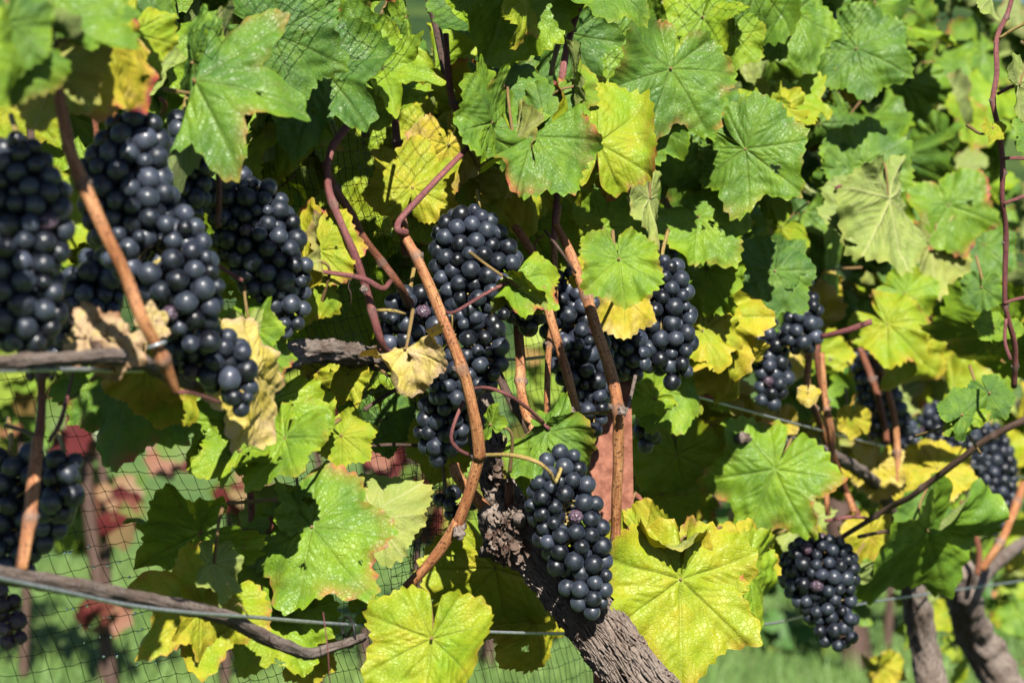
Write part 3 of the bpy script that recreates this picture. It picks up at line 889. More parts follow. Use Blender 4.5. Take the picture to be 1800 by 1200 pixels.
# canes of the left vine
cane('cane', vL, [(92, 90, 1.62), (108, 190, 1.62), (122, 262, 1.62), (148, 330, 1.62), (180, 400, 1.62), (222, 490, 1.63), (250, 560, 1.63), (275, 610, 1.64), (293, 650, 1.65), (310, 690, 1.66)],
     [22, 25, 27, 29, 28, 27, 26, 30, 18], 'orange', nodes=0.115, sides=16, label='thick orange cane crossing the large left bunch')
cane('petiole', vL, [(308, 688, 1.66), (325, 689, 1.66), (348, 694, 1.68), (390, 708, 1.70)], [12, 9, 6], 'pink', nodes=0, wob=0)
cane('cane', vL, [(50, 160, 1.9), (55, 230, 1.9), (62, 300, 1.9)], [15, 15], 'dark', nodes=0.08)
cane('cane', vL, [(72, 590, 1.75), (72, 650, 1.74), (74, 700, 1.74), (70, 765, 1.73), (60, 850, 1.71), (48, 940, 1.70), (38, 1000, 1.69)], [17, 18, 17, 22, 27, 26, 25], 'brown', nodes=0.095, sides=14)
cane('cane', vL, [(68, 770, 1.71), (60, 850, 1.69), (48, 935, 1.68), (40, 998, 1.675)], [24, 28, 26, 22], 'orange', nodes=0.07, sides=14, label='short orange cane standing on the grey lower cordon')
cane('twig', vL, [(128, 655, 1.8), (118, 700, 1.78), (105, 745, 1.75), (88, 775, 1.72)], [5, 7, 11, 9], 'pink', nodes=0)
cane('twig', vL, [(10, 748, 1.76), (40, 758, 1.74), (66, 770, 1.72)], [10, 8, 8], 'dark', nodes=0)
cane('cane', vL, [(100, 515, 1.75), (125, 555, 1.73), (155, 590, 1.70), (175, 612, 1.68)], [22, 20, 18], 'dark', nodes=0)
bark_tube('cordon', vL, [(-80, 985, 1.6), (0, 1008, 1.65), (120, 1030, 1.72), (220, 1048, 1.79), (330, 1068, 1.86), (400, 1085, 1.91), (450, 1112, 1.95), (500, 1135, 1.98), (540, 1150, 2.02), (580, 1140, 2.05), (640, 1120, 2.1)],
          [29, 29, 29, 28, 27, 26, 26, 23, 22, 18, 14], 0.00035, sides=32, m='old', seed=21)
cane('cane', vL, [(440, 860, 2.12), (444, 920, 2.12), (450, 960, 2.12), (455, 1010, 2.12)], [15, 16, 17], 'brown', nodes=0.06)
cane('twig', vL, [(412, 932, 2.12), (440, 932, 2.11), (466, 938, 2.11), (478, 922, 2.10), (474, 908, 2.10)], [8, 9, 12, 8], 'brown', nodes=0)
cane('cane', vL, [(385, 965, 2.2), (405, 990, 2.18), (418, 1012, 2.16)], [9, 10, 11], 'pink', nodes=0)
cane('cane', vL, [(382, 270, 1.96), (385, 330, 1.95), (384, 400, 1.95)], [13, 13], 'brown', nodes=0.09)
cane('cane', vL, [(365, 455, 1.95), (400, 478, 1.94), (426, 494, 1.94)], [7, 8, 9], 'pink', nodes=0)
cane('cane', vL, [(300, -20, 2.1), (310, 40, 2.08), (300, 110, 2.06)], [16, 14], 'dark', nodes=0)
cane('cane', vL, [(155, 150, 2.0), (165, 200, 1.98), (172, 260, 1.95)], [12, 12], 'brown', nodes=0)
cane('tendril', vL, [(568, 1075, 2.0), (576, 1140, 1.99), (580, 1200, 1.99)], [2.5, 2.5, 2], 'pink', nodes=0, wob=0)
cane('tendril', vL, [(410, 1070, 1.88), (420, 1060, 1.87), (428, 1070, 1.87), (436, 1082, 1.88)], [4, 4, 3], 'tan', nodes=0, wob=0)
cane('tendril', vL, [(285, 200, 1.85), (292, 185, 1.84), (280, 172, 1.84)], [12, 10, 8], 'brown', nodes=0, wob=0)

# canes and trunks on the right
for pts, w_, m_, vn in [
    ([(1440, 585, 3.1), (1438, 640, 3.1), (1452, 720, 3.12), (1462, 790, 3.15), (1488, 860, 3.2), (1510, 905, 3.2)], [14, 14, 13, 12], 'brown', vR),
    ([(1425, 600, 3.15), (1420, 680, 3.15), (1440, 740, 3.15), (1470, 820, 3.2), (1500, 900, 3.2)], [14, 13, 13], 'orange', vR),
    ([(1445, 620, 3.05), (1450, 700, 3.05), (1462, 770, 3.05), (1452, 850, 3.05), (1455, 905, 3.05)], [12, 13, 12], 'orange', vR),
    ([(1530, 610, 3.4), (1548, 655, 3.4), (1570, 720, 3.4), (1577, 780, 3.4), (1578, 850, 3.4)], [15, 15, 14], 'orange', vR),
    ([(1510, 610, 3.5), (1540, 690, 3.5), (1555, 750, 3.5), (1560, 790, 3.5)], [14, 14, 12], 'brown', vR),
    ([(1800, 850, 3.9), (1780, 905, 3.85), (1760, 950, 3.8), (1725, 1000, 3.8)], [18, 17, 17], 'orange', vF),
    ([(1690, 880, 3.9), (1712, 930, 3.9), (1722, 970, 3.9), (1718, 1010, 3.9)], [12, 12, 12], 'brown', vF),
    ([(1160, 300, 2.9), (1150, 400, 2.9), (1130, 500, 2.9)], [14, 14], 'dark', vC),
    ([(1480, 100, 3.6), (1470, 220, 3.6), (1490, 330, 3.6)], [12, 12], 'dark', vR),
    ([(1770, 420, 4.2), (1752, 500, 4.2), (1760, 640, 4.2)], [12, 12], 'orange', vF),
    ([(1620, 500, 3.9), (1640, 600, 3.9), (1655, 700, 3.9)], [11, 11], 'brown', vF),
]:
    cane('cane', vn, pts, w_, m_, nodes=0.1)
cane('petiole', vR, [(1445, 591, 2.95), (1490, 580, 2.93), (1532, 565, 2.92)], [11, 12, 12], 'pink', nodes=0)
cane('petiole', vR, [(1468, 332, 3.0), (1510, 310, 3.0), (1548, 293, 3.0)], [8, 10, 10], 'pink', nodes=0)
cane('petiole', vR, [(1208, 540, 2.7), (1225, 520, 2.7), (1242, 505, 2.7)], [7, 7, 8], 'tan', nodes=0)
cane('petiole', vR, [(1450, 915, 3.0), (1500, 908, 3.0), (1530, 912, 3.0)], [7, 8, 6], 'pink', nodes=0)
cane('cane', vN, [(1830, 725, 2.75), (1780, 748, 2.76), (1730, 775, 2.78), (1690, 805, 2.8), (1645, 838, 2.83), (1600, 872, 2.86), (1560, 893, 2.9), (1510, 925, 2.93), (1470, 950, 2.95)], [15, 14, 14, 13, 12, 10], 'dark', nodes=0.10, label='thin dark cane slanting down to the left in front of yellow leaves')
cane('twig', vN, [(1508, 943, 2.93), (1550, 935, 2.95), (1610, 928, 3.0)], [8, 8, 6], 'dark', nodes=0)
cane('cane', vN, [(1780, -10, 2.45), (1770, 25, 2.45), (1752, 68, 2.45), (1752, 130, 2.45), (1746, 178, 2.45), (1757, 232, 2.46), (1763, 290, 2.47), (1762, 350, 2.48), (1768, 410, 2.5), (1766, 520, 2.52), (1772, 560, 2.53), (1784, 610, 2.55), (1782, 680, 2.58)],
     [10, 10, 11, 11, 12, 11, 11, 12, 13], 'pink', nodes=0.075, sides=12)
for q in ([(1755, 69, 2.45), (1780, 53, 2.44), (1812, 36, 2.43)], [(1754, 165, 2.45), (1775, 154, 2.44), (1795, 148, 2.43)], [(1764, 279, 2.46), (1785, 278, 2.46), (1815, 280, 2.46)],
          [(1764, 358, 2.48), (1785, 350, 2.48), (1815, 340, 2.48)], [(1765, 533, 2.52), (1785, 526, 2.52), (1815, 520, 2.52)], [(1768, 560, 2.52), (1766, 600, 2.52), (1776, 632, 2.52)]):
    cane('side_stem', vN, q, [7, 7, 8], 'tan' if q[0][1] < 100 else 'pink', nodes=0)
bark_tube('trunk', vR, [(1660, 1500, 3.75), (1645, 1290, 3.75), (1636, 1200, 3.72), (1625, 1130, 3.7), (1612, 1060, 3.65), (1590, 1000, 3.6)], [62, 58, 54, 50, 44, 30], 0.0012, sides=40, step=.006, seed=31)
bark_tube('trunk', vF, [(1840, 1420, 4.2), (1790, 1280, 4.2), (1752, 1180, 4.15), (1715, 1110, 4.1), (1695, 1050, 4.0), (1690, 1000, 3.95)], [74, 72, 70, 64, 56, 40], 0.0012, sides=40, step=.006, seed=32)
bark_tube('cordon', vF, [(1700, 1050, 3.95), (1740, 1000, 4.1), (1790, 960, 4.3), (1850, 930, 4.5)], [34, 24, 22, 20], 0.0006, sides=24, step=.006, m='old', seed=33)
bark_tube('cordon', vR, [(1600, 1010, 3.6), (1560, 880, 3.45), (1500, 820, 3.3), (1400, 780, 3.0), (1300, 770, 2.85)], [30, 24, 22, 20, 18], 0.0006, sides=24, step=.006, m='old', seed=34)

# ------------------------------------------------------------------ steel post, wires, ties
def steel_post():
    t = thing('trellis_post', 'rusty steel post standing behind the middle canes', 'post', P(1075, 1700, 2.50))
    d = 2.50; W = 0.038; depth = 0.026; th = 0.003
    zt = P(0, 420, d).z; zb = -0.3
    x0 = P(1070, 0, d).x
    # open channel profile seen on its flat web, the flange with notches on the right edge
    prof = [(-W / 2, depth), (-W / 2, 0), (W / 2, 0), (W / 2, depth), (W / 2 - th, depth), (W / 2 - th, th), (-W / 2 + th, th), (-W / 2 + th, depth)]
    zs = np.arange(zb, zt, 0.02)
    V = []
    for z in zs:
        lean = (z - 1.0) * 0.02
        for (px, py) in prof:
            V.append((x0 + px - lean, d + py, z))
    V = np.array(V)
    F = []
    n = len(prof)
    for i in range(len(zs) - 1):
        for k in range(n):
            F.append((i * n + k, i * n + (k + 1) % n, (i + 1) * n + (k + 1) % n, (i + 1) * n + k))
    org = np.array([x0, d, 0.6])
    obj('channel', mesh_from('channel', V - org, F, None, [M['rust']], False), org, t)
    # hooks punched out of the right-hand edge that hold the wires
    for y in (470, 560, 905, 1060):
        z = P(0, y, d).z; lean = (z - 1.0) * 0.02
        c = np.array([x0 + W / 2 - lean, d, z])
        pts = [(0, 0, -.016), (.004, -.001, -.010), (.0075, -.0015, 0.002), (.006, -.0015, 0.014), (.002, 0, .017)]
        tube('wire_hook', [c + np.array(p) for p in pts], [.0035, .0022, .002, .002, .0032], M['rust'], t, sides=6, rough=0)
    return t
steel_post()

def wire(label, pts, wpx=5.0, group='trellis wires'):
    d = sum(p[2] for p in pts) / len(pts)
    o = tube('trellis_wire', pp(*pts), [wpx * 0.5 * p[2] / FP * (2.3 / p[2]) for p in pts], M['wire'], None, sides=8, rough=0, step=0.01)
    tag(o, label, 'wire', group)
    return o
wire('grey steel fruit wire under the left bunches and the middle cordon', [(-80, 653, 1.56), (120, 649, 1.64), (260, 650, 1.75), (500, 636, 2.12), (700, 633, 2.27), (900, 632, 2.44), (1000, 632, 2.55), (1200, 690, 2.75), (1400, 745, 3.05), (1600, 795, 3.6), (1850, 850, 4.6)], 6)
wire('grey steel wire running along the lower cordon behind the bottom leaves', [(-80, 998, 1.565), (0, 1016, 1.62), (120, 1041, 1.69), (220, 1062, 1.755), (330, 1076, 1.825), (440, 1084, 1.93), (590, 1096, 2.07), (780, 1107, 2.25), (1000, 1113, 2.41), (1200, 1108, 2.62), (1350, 1096, 2.9), (1420, 1081, 3.1), (1550, 1055, 3.4), (1800, 1020, 4.2)], 6)
tg = 'wire clips on the canes'
def ring(name, c, axis, R, r, m, parent=None):
    ax = Vector(axis).normalized(); a = ax.orthogonal().normalized(); b_ = ax.cross(a)
    return tube(name, [Vector(c) + (a * math.cos(t) + b_ * math.sin(t)) * R for t in np.linspace(0, 6.28, 18)], [r, r], M[m], parent, sides=6, rough=0, step=0.0015)
for (x, y, d, R, m_, lab) in [(52, 650, 1.63, .0050, 'old', 'small wire twist around the wire below the left bunch'), (90, 652, 1.645, .0050, 'old', 'small wire twist nearest the dried leaf on the left'),
                          (613, 1110, 2.09, .0110, 'tie', 'black rubber ring tying the cordon to the wire at the bottom')]:
    o = ring('tie_ring', P(x, y, d), (1, .5, .1), R, .0012, m_)
    tag(o, lab, 'tie', tg)
o = ring('cane_ring', P(275, 606, 1.637), (0.35, 0.05, -1), .0052, .0011, 'wire'); tag(o, 'silver metal ring round the orange cane on the left', 'ring')

# ------------------------------------------------------------------ bird net
def net_sheet(name, parent, surf, nu, nv, r, droprate=0.0, seed=0, sag=0.1):
    """surf(i, j) -> point; strands are three-sided threads, knots where they cross"""
    rg = np.random.default_rng(seed)
    G = np.zeros((nu, nv, 3))
    for i in range(nu):
        for j in range(nv):
            G[i, j] = surf(i, j)
    G += rg.normal(0, 0.0006, G.shape)
    a = np.concatenate([G[:-1].reshape(-1, 3), G[:, :-1].reshape(-1, 3)])
    b_ = np.concatenate([G[1:].reshape(-1, 3), G[:, 1:].reshape(-1, 3)])
    D = b_ - a; D /= np.linalg.norm(D, axis=1)[:, None] + 1e-9
    s = np.cross(D, [0, -1, 0.2]); s /= np.linalg.norm(s, axis=1)[:, None] + 1e-9
    t = np.cross(D, s)
    mid = (a + b_) / 2; mid[:, 2] -= 0.0009
    V = []
    for p in (a, mid, b_):
        for k in range(3):
            an = k * 2.094
            V.append(p + r * (math.cos(an) * s + math.sin(an) * t))
    V = np.stack(V, 1)              # n, 9, 3
    n = len(a)
    base = np.arange(n)[:, None] * 9
    F = []
    for q in range(2):
        for k in range(3):
            k2 = (k + 1) % 3
            F.append(np.concatenate([base + q * 3 + k, base + q * 3 + k2, base + q * 3 + 3 + k2, base + q * 3 + 3 + k], 1))
    F = np.concatenate(F)
    V = V.reshape(-1, 3)
    K = G.reshape(-1, 3)
    o6 = np.array([(1, 0, 0), (-1, 0, 0), (0, 1, 0), (0, -1, 0), (0, 0, 1), (0, 0, -1)]) * r * 2.0
    of = np.array([(0, 2, 4), (2, 1, 4), (1, 3, 4), (3, 0, 4), (2, 0, 5), (1, 2, 5), (3, 1, 5), (0, 3, 5)])
    VK = (K[:, None] + o6[None]).reshape(-1, 3)
    FK = (np.arange(len(K))[:, None, None] * 6 + of[None]).reshape(-1, 3) + len(V)
    Ft = np.vstack([F[:, [0, 1, 2]], F[:, [0, 2, 3]], FK])
    V = np.vstack([V, VK]); org = V.mean(0)
    o = obj(name, mesh_from(name, V - org, Ft, None, [M['net']], False), org, parent)
    o['kind'] = 'stuff'
    return G

net = thing('bird_net', 'fine black bird netting stretched behind the bunches at lower left', 'net', P(300, 1300, 2.2))
c_ = 0.0135
plan = catmull([(P(-160, 0, 2.00).x, 2.00, 0), (P(120, 0, 2.06).x, 2.06, 0), (P(420, 0, 2.20).x, 2.20, 0), (P(700, 0, 2.45).x, 2.45, 0), (P(900, 0, 2.62).x, 2.62, 0), (P(1150, 0, 3.0).x, 3.0, 0)], 200)
ps = np.concatenate([[0], np.cumsum(np.linalg.norm(np.diff(plan, axis=0), axis=1))])
ztop = P(0, 100, 2.1).z
def surf(i, j):
    u = i * c_ + j * c_ * 0.50 - 0.55
    z = ztop - j * c_ * 1.05 + 0.0035 * math.sin(i * .35) - 0.10 * (u - 0.3) * 0 + 0.012 * math.sin(j * 0.13 + i * 0.06)
    x = np.interp(u, ps, plan[:, 0], left=plan[0, 0] + (u if u < 0 else 0)); y = np.interp(u, ps, plan[:, 1])
    y += 0.014 * math.sin(i * 0.21 + j * 0.11) + 0.008 * math.sin(j * .3)
    return (x + 0.002 * math.sin(j * 0.9), y, z)
G = net_sheet('net_panel', net, surf, 116, 56, 0.0003, seed=1)
# net gathered into a loose vertical rope beside the trunk
def surf2(i, j):
    z = P(0, 640, 2.5).z - j * 0.012
    p = P(735 + 8 * math.sin(j * .2), 0, 2.46)
    wv = 0.020 + 0.010 * math.sin(j * 0.17)
    a = i / 17 * 6.28 * 1.3
    return (p.x + wv * math.sin(a) * (0.6 + 0.4 * math.sin(i * 2.1)), 2.46 + 0.012 * math.cos(a), z + 0.004 * math.sin(i * 1.7))
net_sheet('net_gather', net, surf2, 18, 26, 0.00035, seed=2)
# the upper net, pulled up over the top of the canopy; its lower hem hangs just in front of the top leaves
netT = net
pl2 = catmull([(P(250, 0, 1.72).x, 1.72, 0), (P(700, 0, 2.1).x, 2.1, 0), (P(1150, 0, 2.5).x, 2.5, 0), (P(1500, 0, 2.9).x, 2.9, 0), (P(1850, 0, 3.9).x, 3.9, 0)], 200)
ps2 = np.concatenate([[0], np.cumsum(np.linalg.norm(np.diff(pl2, axis=0), axis=1))])
def surf3(i, j):
    u = (i - j * 0.5) * 0.0165 + 0.1
    x = np.interp(u, ps2, pl2[:, 0]); y = np.interp(u, ps2, pl2[:, 1])
    z = P(0, -30, y).z + j * 0.0150 + 0.004 * math.sin(i * .3)
    return (x, y + 0.016 * math.sin(i * 0.2 + j * .3) - 0.004 * j, z)
net_sheet('net_hem', net, surf3, 112, 15, 0.00036, seed=3)

def droplets():
    rg = np.random.default_rng(11)
    V0, F0 = ico(1)
    VV, FF = [], []
    k = 0
    for _ in range(60):
        i, j = rg.integers(0, 116), rg.integers(0, 56)
        # they hang on the sunlit threads low on the left
        px, py = rg.uniform(105, 280), 0
        py = 1000 + (px - 100) * 0.55 + rg.uniform(-60, 110)
        d2 = None
        tgt = P(px, py, 2.06)
        gi = np.argmin(((G.reshape(-1, 3) - np.array(tgt)) ** 2 * np.array([1, .05, 1])).sum(1))
        c = G.reshape(-1, 3)[gi] + np.array([rg.uniform(-.006, .006), -0.0006, -0.001])
        VV.append(V0 * rg.uniform(0.0004, 0.0011) * np.array([1, 1, 1.5]) + c); FF.append(F0 + k); k += len(V0)
    V = np.vstack(VV); org = V.mean(0)
    o = obj('water_drops', mesh_from('water_drops', V - org, np.vstack(FF), None, [M['drop']]), org, net)
    o['kind'] = 'stuff'
droplets()

# ------------------------------------------------------------------ grapes
def grape_variants(m, n, seed, shrivel=False):
    out = []
    V, F = ico(4 if not shrivel else 4)
    for k in range(n):
        rg = random.Random(seed + k)
        q = []
        off = Vector((rg.uniform(0, 50), 0, 0))
        sx, sy, sz = rg.uniform(.96, 1.03), rg.uniform(.96, 1.03), rg.uniform(.96, 1.07)
        dents = [(Vector((rg.gauss(0, 1), rg.gauss(0, 1), rg.gauss(0, 1))).normalized(), rg.uniform(.015, .05)) for _ in range(4)]
        for v in V:
            vv = Vector(v)
            h = 0.012 * mnoise.noise(vv * 1.6 + off)
            for dv, am in dents:
                c = vv.dot(dv)
                if c > 0.82: h -= am * ((c - 0.82) / 0.18) ** 1.5 * 0.6
            if vv.z < -0.97: h -= 0.03 * (-(vv.z) - 0.97) / 0.03       # the stylar scar
            if shrivel:
                h -= 0.42 * abs(mnoise.noise(vv * 2.2 + off)) + 0.16 * abs(mnoise.noise(vv * 5.0 + off)) - 0.02
            q.append((vv.x * sx * (1 + h), vv.y * sy * (1 + h), vv.z * sz * (1 + h)))
        out.append(mesh_from('grape', q, F, None, [m], True))
    return out
GV = {'n': grape_variants(M['grape'], 5, 1), 'd': grape_variants(M['grape_dusty'], 3, 20), 'r': grape_variants(M['raisin'], 3, 40, True)}

g_b = 'bunches of ripe dark grapes hanging on the vines'
PROT = []
def bunch(label, chain, d, gpx, seed, depth=0.85, fill=1.12, shrivelled=0.02, dusty=False, stalk=None, tilt=0.0, group=g_b, cull=True):
    for q in chain: PROT.append((q[0], q[1], q[2], d))
    """chain: (x, y, radius) in photograph pixels; packed with grapes of about gpx pixels across"""
    rg = np.random.default_rng(seed)
    sc = d / FP
    C = np.array([[(x - 900) * sc, (600 - y) * sc, r_ * sc] for x, y, r_ in chain])
    # densify the chain
    CC = []
    for k in range(len(C) - 1):
        for f in np.linspace(0, 1, 6)[:-1]:
            CC.append(C[k] * (1 - f) + C[k + 1] * f)
    CC.append(C[-1]); CC = np.array(CC)
    rgp = gpx * sc / 2
    ymin = CC[:, 1].min()
    def sdf(p):
        q = p[:, None, :] - np.stack([CC[:, 0], CC[:, 1] * 0, CC[:, 1]], -1)[None]
        q[..., 1] /= depth
        dd = np.sqrt((q ** 2).sum(-1)) - CC[None, :, 2]
        return dd.min(1)
    lo = np.array([(CC[:, 0] - CC[:, 2]).min(), -(CC[:, 2] * depth).max(), (CC[:, 1] - CC[:, 2]).min()])
    hi = np.array([(CC[:, 0] + CC[:, 2]).max(), (CC[:, 2] * depth).max(), (CC[:, 1] + CC[:, 2]).max()])
    samp = rg.uniform(lo, hi, (9000, 3))
    sv = sdf(samp)
    ins = (sv < 0) & (sv > -3.1 * rgp)
    vol = np.prod(hi - lo) * ins.mean()
    n = int(fill * 0.66 * vol / (4.19 * rgp ** 3))
    n = max(3, min(n, 285))
    pts = samp[ins][rg.permutation(ins.sum())[:n]]
    n = len(pts)
    rr = rgp * np.clip(rg.normal(1.0, 0.14, n), 0.62, 1.22)
    for it in range(90):
        D = pts[:, None] - pts[None]
        dist = np.sqrt((D ** 2).sum(-1)) + np.eye(n) * 9
        tgt = (rr[:, None] + rr[None]) * 0.935
        ov = np.clip(tgt - dist, 0, None)
        pts = pts + (D / dist[..., None] * ov[..., None]).sum(1) * 0.38
        # pull stragglers back in
        e = 1e-4
        s0 = sdf(pts) + rr * 0.8
        bad = s0 > 0
        if bad.any():
            g = np.stack([sdf(pts[bad] + np.eye(3)[k] * e) for k in range(3)], -1) - sdf(pts[bad])[:, None]
            g /= np.linalg.norm(g, axis=1)[:, None] + 1e-9
            pts[bad] -= g * (s0[bad, None]) * 0.5
    s0 = sdf(pts)
    keep = s0 > -3.6 * rgp
    top = P(chain[0][0], chain[0][1] - chain[0][2] * 0.9, d)
    t = thing('grape_bunch', label, 'grape bunch', top, group)
    base = np.array([0, d, CAM_H])
    cnt = 0
    for p, r_, s_ in zip(pts[keep], rr[keep], s0[keep]):
        if cnt >= 290: break
        cnt += 1
        kind = 'r' if rg.random() < shrivelled else ('d' if dusty or rg.random() < 0.16 else 'n')
        me = GV[kind][rg.integers(0, len(GV[kind]))]
        o = bpy.data.objects.new('grape', me)
        o.scale = (r_, r_, r_ * (1.03 if kind != 'r' else .9))
        o.rotation_euler = (rg.normal(0, .7), rg.normal(0, .7), rg.uniform(0, 6.28))
        o.location = Vector(base + p) - top
        link(o, t)
    # rachis: a stalk through the middle and some pedicels
    mid = [P(x, y, d + 0.002) for x, y, _ in chain]
    up = stalk if stalk else [(chain[0][0] + rg.uniform(-12, 12), chain[0][1] - chain[0][2] - 30, d + 0.07), (chain[0][0], chain[0][1] - chain[0][2] * .8, d + 0.02)]
    tube('stalk', [P(*a) for a in up] + mid, [0.0017, 0.0015, 0.0009], M['tan'], t, sides=7, rough=.05, step=.006)
    nn = 0
    V, F, A, k = [], [], [], 0
    order = rg.permutation(len(pts))
    for i in order[:70]:
        p = base + pts[i]
        j = np.argmin(((CC[:, 0] - pts[i, 0]) ** 2 + (CC[:, 1] - pts[i, 2]) ** 2))
        q = np.array([CC[j, 0], d, CAM_H + CC[j, 1] + 0.005])
        v, f, uv, at = tube_arrays([q, (p + q) / 2 + [0, 0, .002], p], [0.0008, 0.0006, 0.0007], sides=5, rough=0, step=.008)
        V.append(v); F.append(f + k); k += len(v)
    V = np.vstack(V); org = V.mean(0)
    o = obj('pedicels', mesh_from('pedicels', V - org, np.vstack(F), V[:, [0, 2]], [M['tan']], True, {'node': np.zeros(len(V))}), org, t)
    o['kind'] = 'stuff'
    return t

bunch('huge blurred bunch cut off by the left edge of the picture', [(30, 285, 52), (52, 350, 72), (38, 420, 90), (30, 490, 88), (42, 550, 74), (52, 590, 44)], 1.60, 38, 1, depth=.8)
bunch('long bunch behind the thick orange cane, tapering down to the right', [(238, 245, 58), (212, 320, 82), (240, 390, 90), (288, 450, 88), (318, 510, 76), (342, 550, 50), (352, 580, 42)], 1.76, 36, 2, depth=.75)
bunch('deeply shaded bunch between the long left bunch and the big sunlit leaf', [(322, 235, 42), (325, 290, 52), (318, 345, 50), (300, 390, 36)], 1.93, 34, 3)
bunch('small bunch hanging lowest under the long left bunch, above the brown leaf', [(318, 590, 42), (352, 612, 58), (395, 640, 56), (412, 678, 40), (418, 706, 26)], 1.80, 35, 4)
bunch('dusty blue grey bunch half hidden behind the orange cane and dried leaf', [(180, 480, 50), (150, 530, 66), (125, 580, 56), (110, 610, 36)], 1.86, 34, 5, dusty=True)
bunch('bunch hanging straight under the tips of the big sunlit green leaf', [(395, 300, 44), (425, 350, 66), (452, 410, 78), (478, 465, 72), (505, 520, 46), (502, 562, 32)], 2.02, 31.5, 6, depth=.7)
bunch('upper middle bunch with its top berries below the bright yellow leaves', [(842, 395, 30), (822, 425, 66), (838, 470, 82), (850, 510, 72), (850, 535, 50)], 2.27, 27.5, 7, depth=.6)
bunch('shaded clump of berries behind the small red-speckled leaf', [(905, 490, 40), (915, 530, 40), (930, 555, 32)], 2.38, 28, 8)
bunch('broad middle bunch crossed by the tan cane, over the dried curled leaf', [(722, 535, 40), (722, 575, 62), (775, 585, 74), (835, 600, 62), (838, 640, 54), (790, 690, 40)], 2.27, 28, 9, depth=.55)
bunch('small bunch at the fork of the tan cane, below the broad middle bunch', [(800, 690, 36), (785, 730, 52), (775, 760, 46), (772, 788, 30)], 2.30, 28, 10)
bunch('shaded bunch between the two orange canes in front of the post', [(1000, 520, 50), (1010, 570, 62), (1022, 625, 60), (1035, 675, 44), (1038, 720, 32), (1042, 742, 24)], 2.42, 27, 11, depth=.6)
bunch('bunch right of the round light green leaf, longest on that side', [(1165, 470, 36), (1162, 510, 56), (1160, 560, 66), (1170, 610, 56), (1185, 650, 34)], 2.52, 27, 12, depth=.7)
bunch('small rounded bunch low between the orange cane and the longest right bunch', [(1100, 580, 30), (1104, 615, 42), (1108, 640, 34)], 2.48, 26.5, 13)
bunch('dim berries high behind the leaves above the longest right bunch', [(1185, 420, 22), (1196, 438, 26)], 2.85, 26, 14)
bunch('sharp hanging bunch in front of the gnarled trunk', [(992, 808, 28), (982, 845, 54), (990, 885, 66), (1002, 930, 68), (1018, 975, 60), (1028, 1022, 46), (1046, 1058, 30)], 2.258, 29.5, 15, depth=.45, fill=1.35, shrivelled=.05,
      stalk=[(842, 800, 2.24), (900, 800, 2.21), (945, 812, 2.2), (968, 832, 2.21), (976, 848, 2.225)])
bunch('sparse shaded cluster of a few berries left of the tan cane fork', [(782, 872, 24), (800, 885, 30), (822, 880, 30)], 2.34, 27, 16, fill=.7)
bunch('blurred small bunch under the grey-green leaf, left of the pink stalk', [(1352, 580, 28), (1350, 620, 34), (1362, 665, 32), (1350, 700, 24)], 3.02, 24, 17)
bunch('blurred bunch touching the left end of the pink stalk', [(1408, 505, 24), (1416, 545, 30), (1410, 585, 38)], 3.0, 24, 18)
bunch('freely hanging bunch low on the right with a narrow tail', [(1432, 978, 44), (1440, 1005, 72), (1448, 1040, 54), (1465, 1085, 46), (1475, 1122, 32), (1480, 1145, 16)], 2.95, 23, 19, depth=.7)
bunch('shaded bunch behind the short brown canes right of the pink stalk', [(1520, 620, 26), (1540, 680, 38), (1558, 740, 42), (1590, 765, 28)], 3.7, 22, 20)
bunch('blurred wide bunch behind the pair of small green leaves', [(1650, 740, 38), (1672, 775, 48), (1700, 790, 34)], 4.05, 20, 21)
bunch('farthest blurred bunch beside the bright yellow leaf', [(1740, 775, 34), (1742, 820, 46), (1745, 870, 44), (1745, 915, 26)], 4.1, 19, 22)
bunch('bunch above the grey lower cordon, cut off by the left edge', [(20, 805, 40), (45, 850, 72), (60, 890, 76), (30, 945, 60), (28, 975, 50)], 1.80, 38, 23, depth=.6)
bunch('shoulder of berries right of the short orange cane', [(112, 822, 34), (118, 850, 38), (90, 890, 36)], 1.76, 39, 24)
bunch('shrivelled purple raisins under the grey cordon at lower left', [(8, 1050, 26), (16, 1085, 28), (22, 1120, 24)], 1.86, 32, 25, shrivelled=.9, fill=1.2)
bunch('few dark berries in the shade right of the orange cane', [(1138, 745, 24), (1140, 768, 26)], 2.75, 27, 26)
bunch('dark berries peeping out beside a yellow-green leaf, lower left of centre', [(548, 755, 20), (540, 778, 22)], 2.28, 30, 27)
bunch('two dim berries behind the round green leaf far right', [(1690, 580, 16), (1700, 595, 16)], 4.3, 18, 28)

# ------------------------------------------------------------------ leaves placed one by one
# jx, jy: where the petiole meets the blade; L: midrib length in px; dir: clockwise from up; then depth, yaw, pitch, age
LV = []
def lf(jx, jy, L, dr, d=None, yaw=0, pitch=12, age=0.2, vine=None, **k):
    LV.append((jx, jy, L, dr, d, yaw, pitch, age, vine, k))

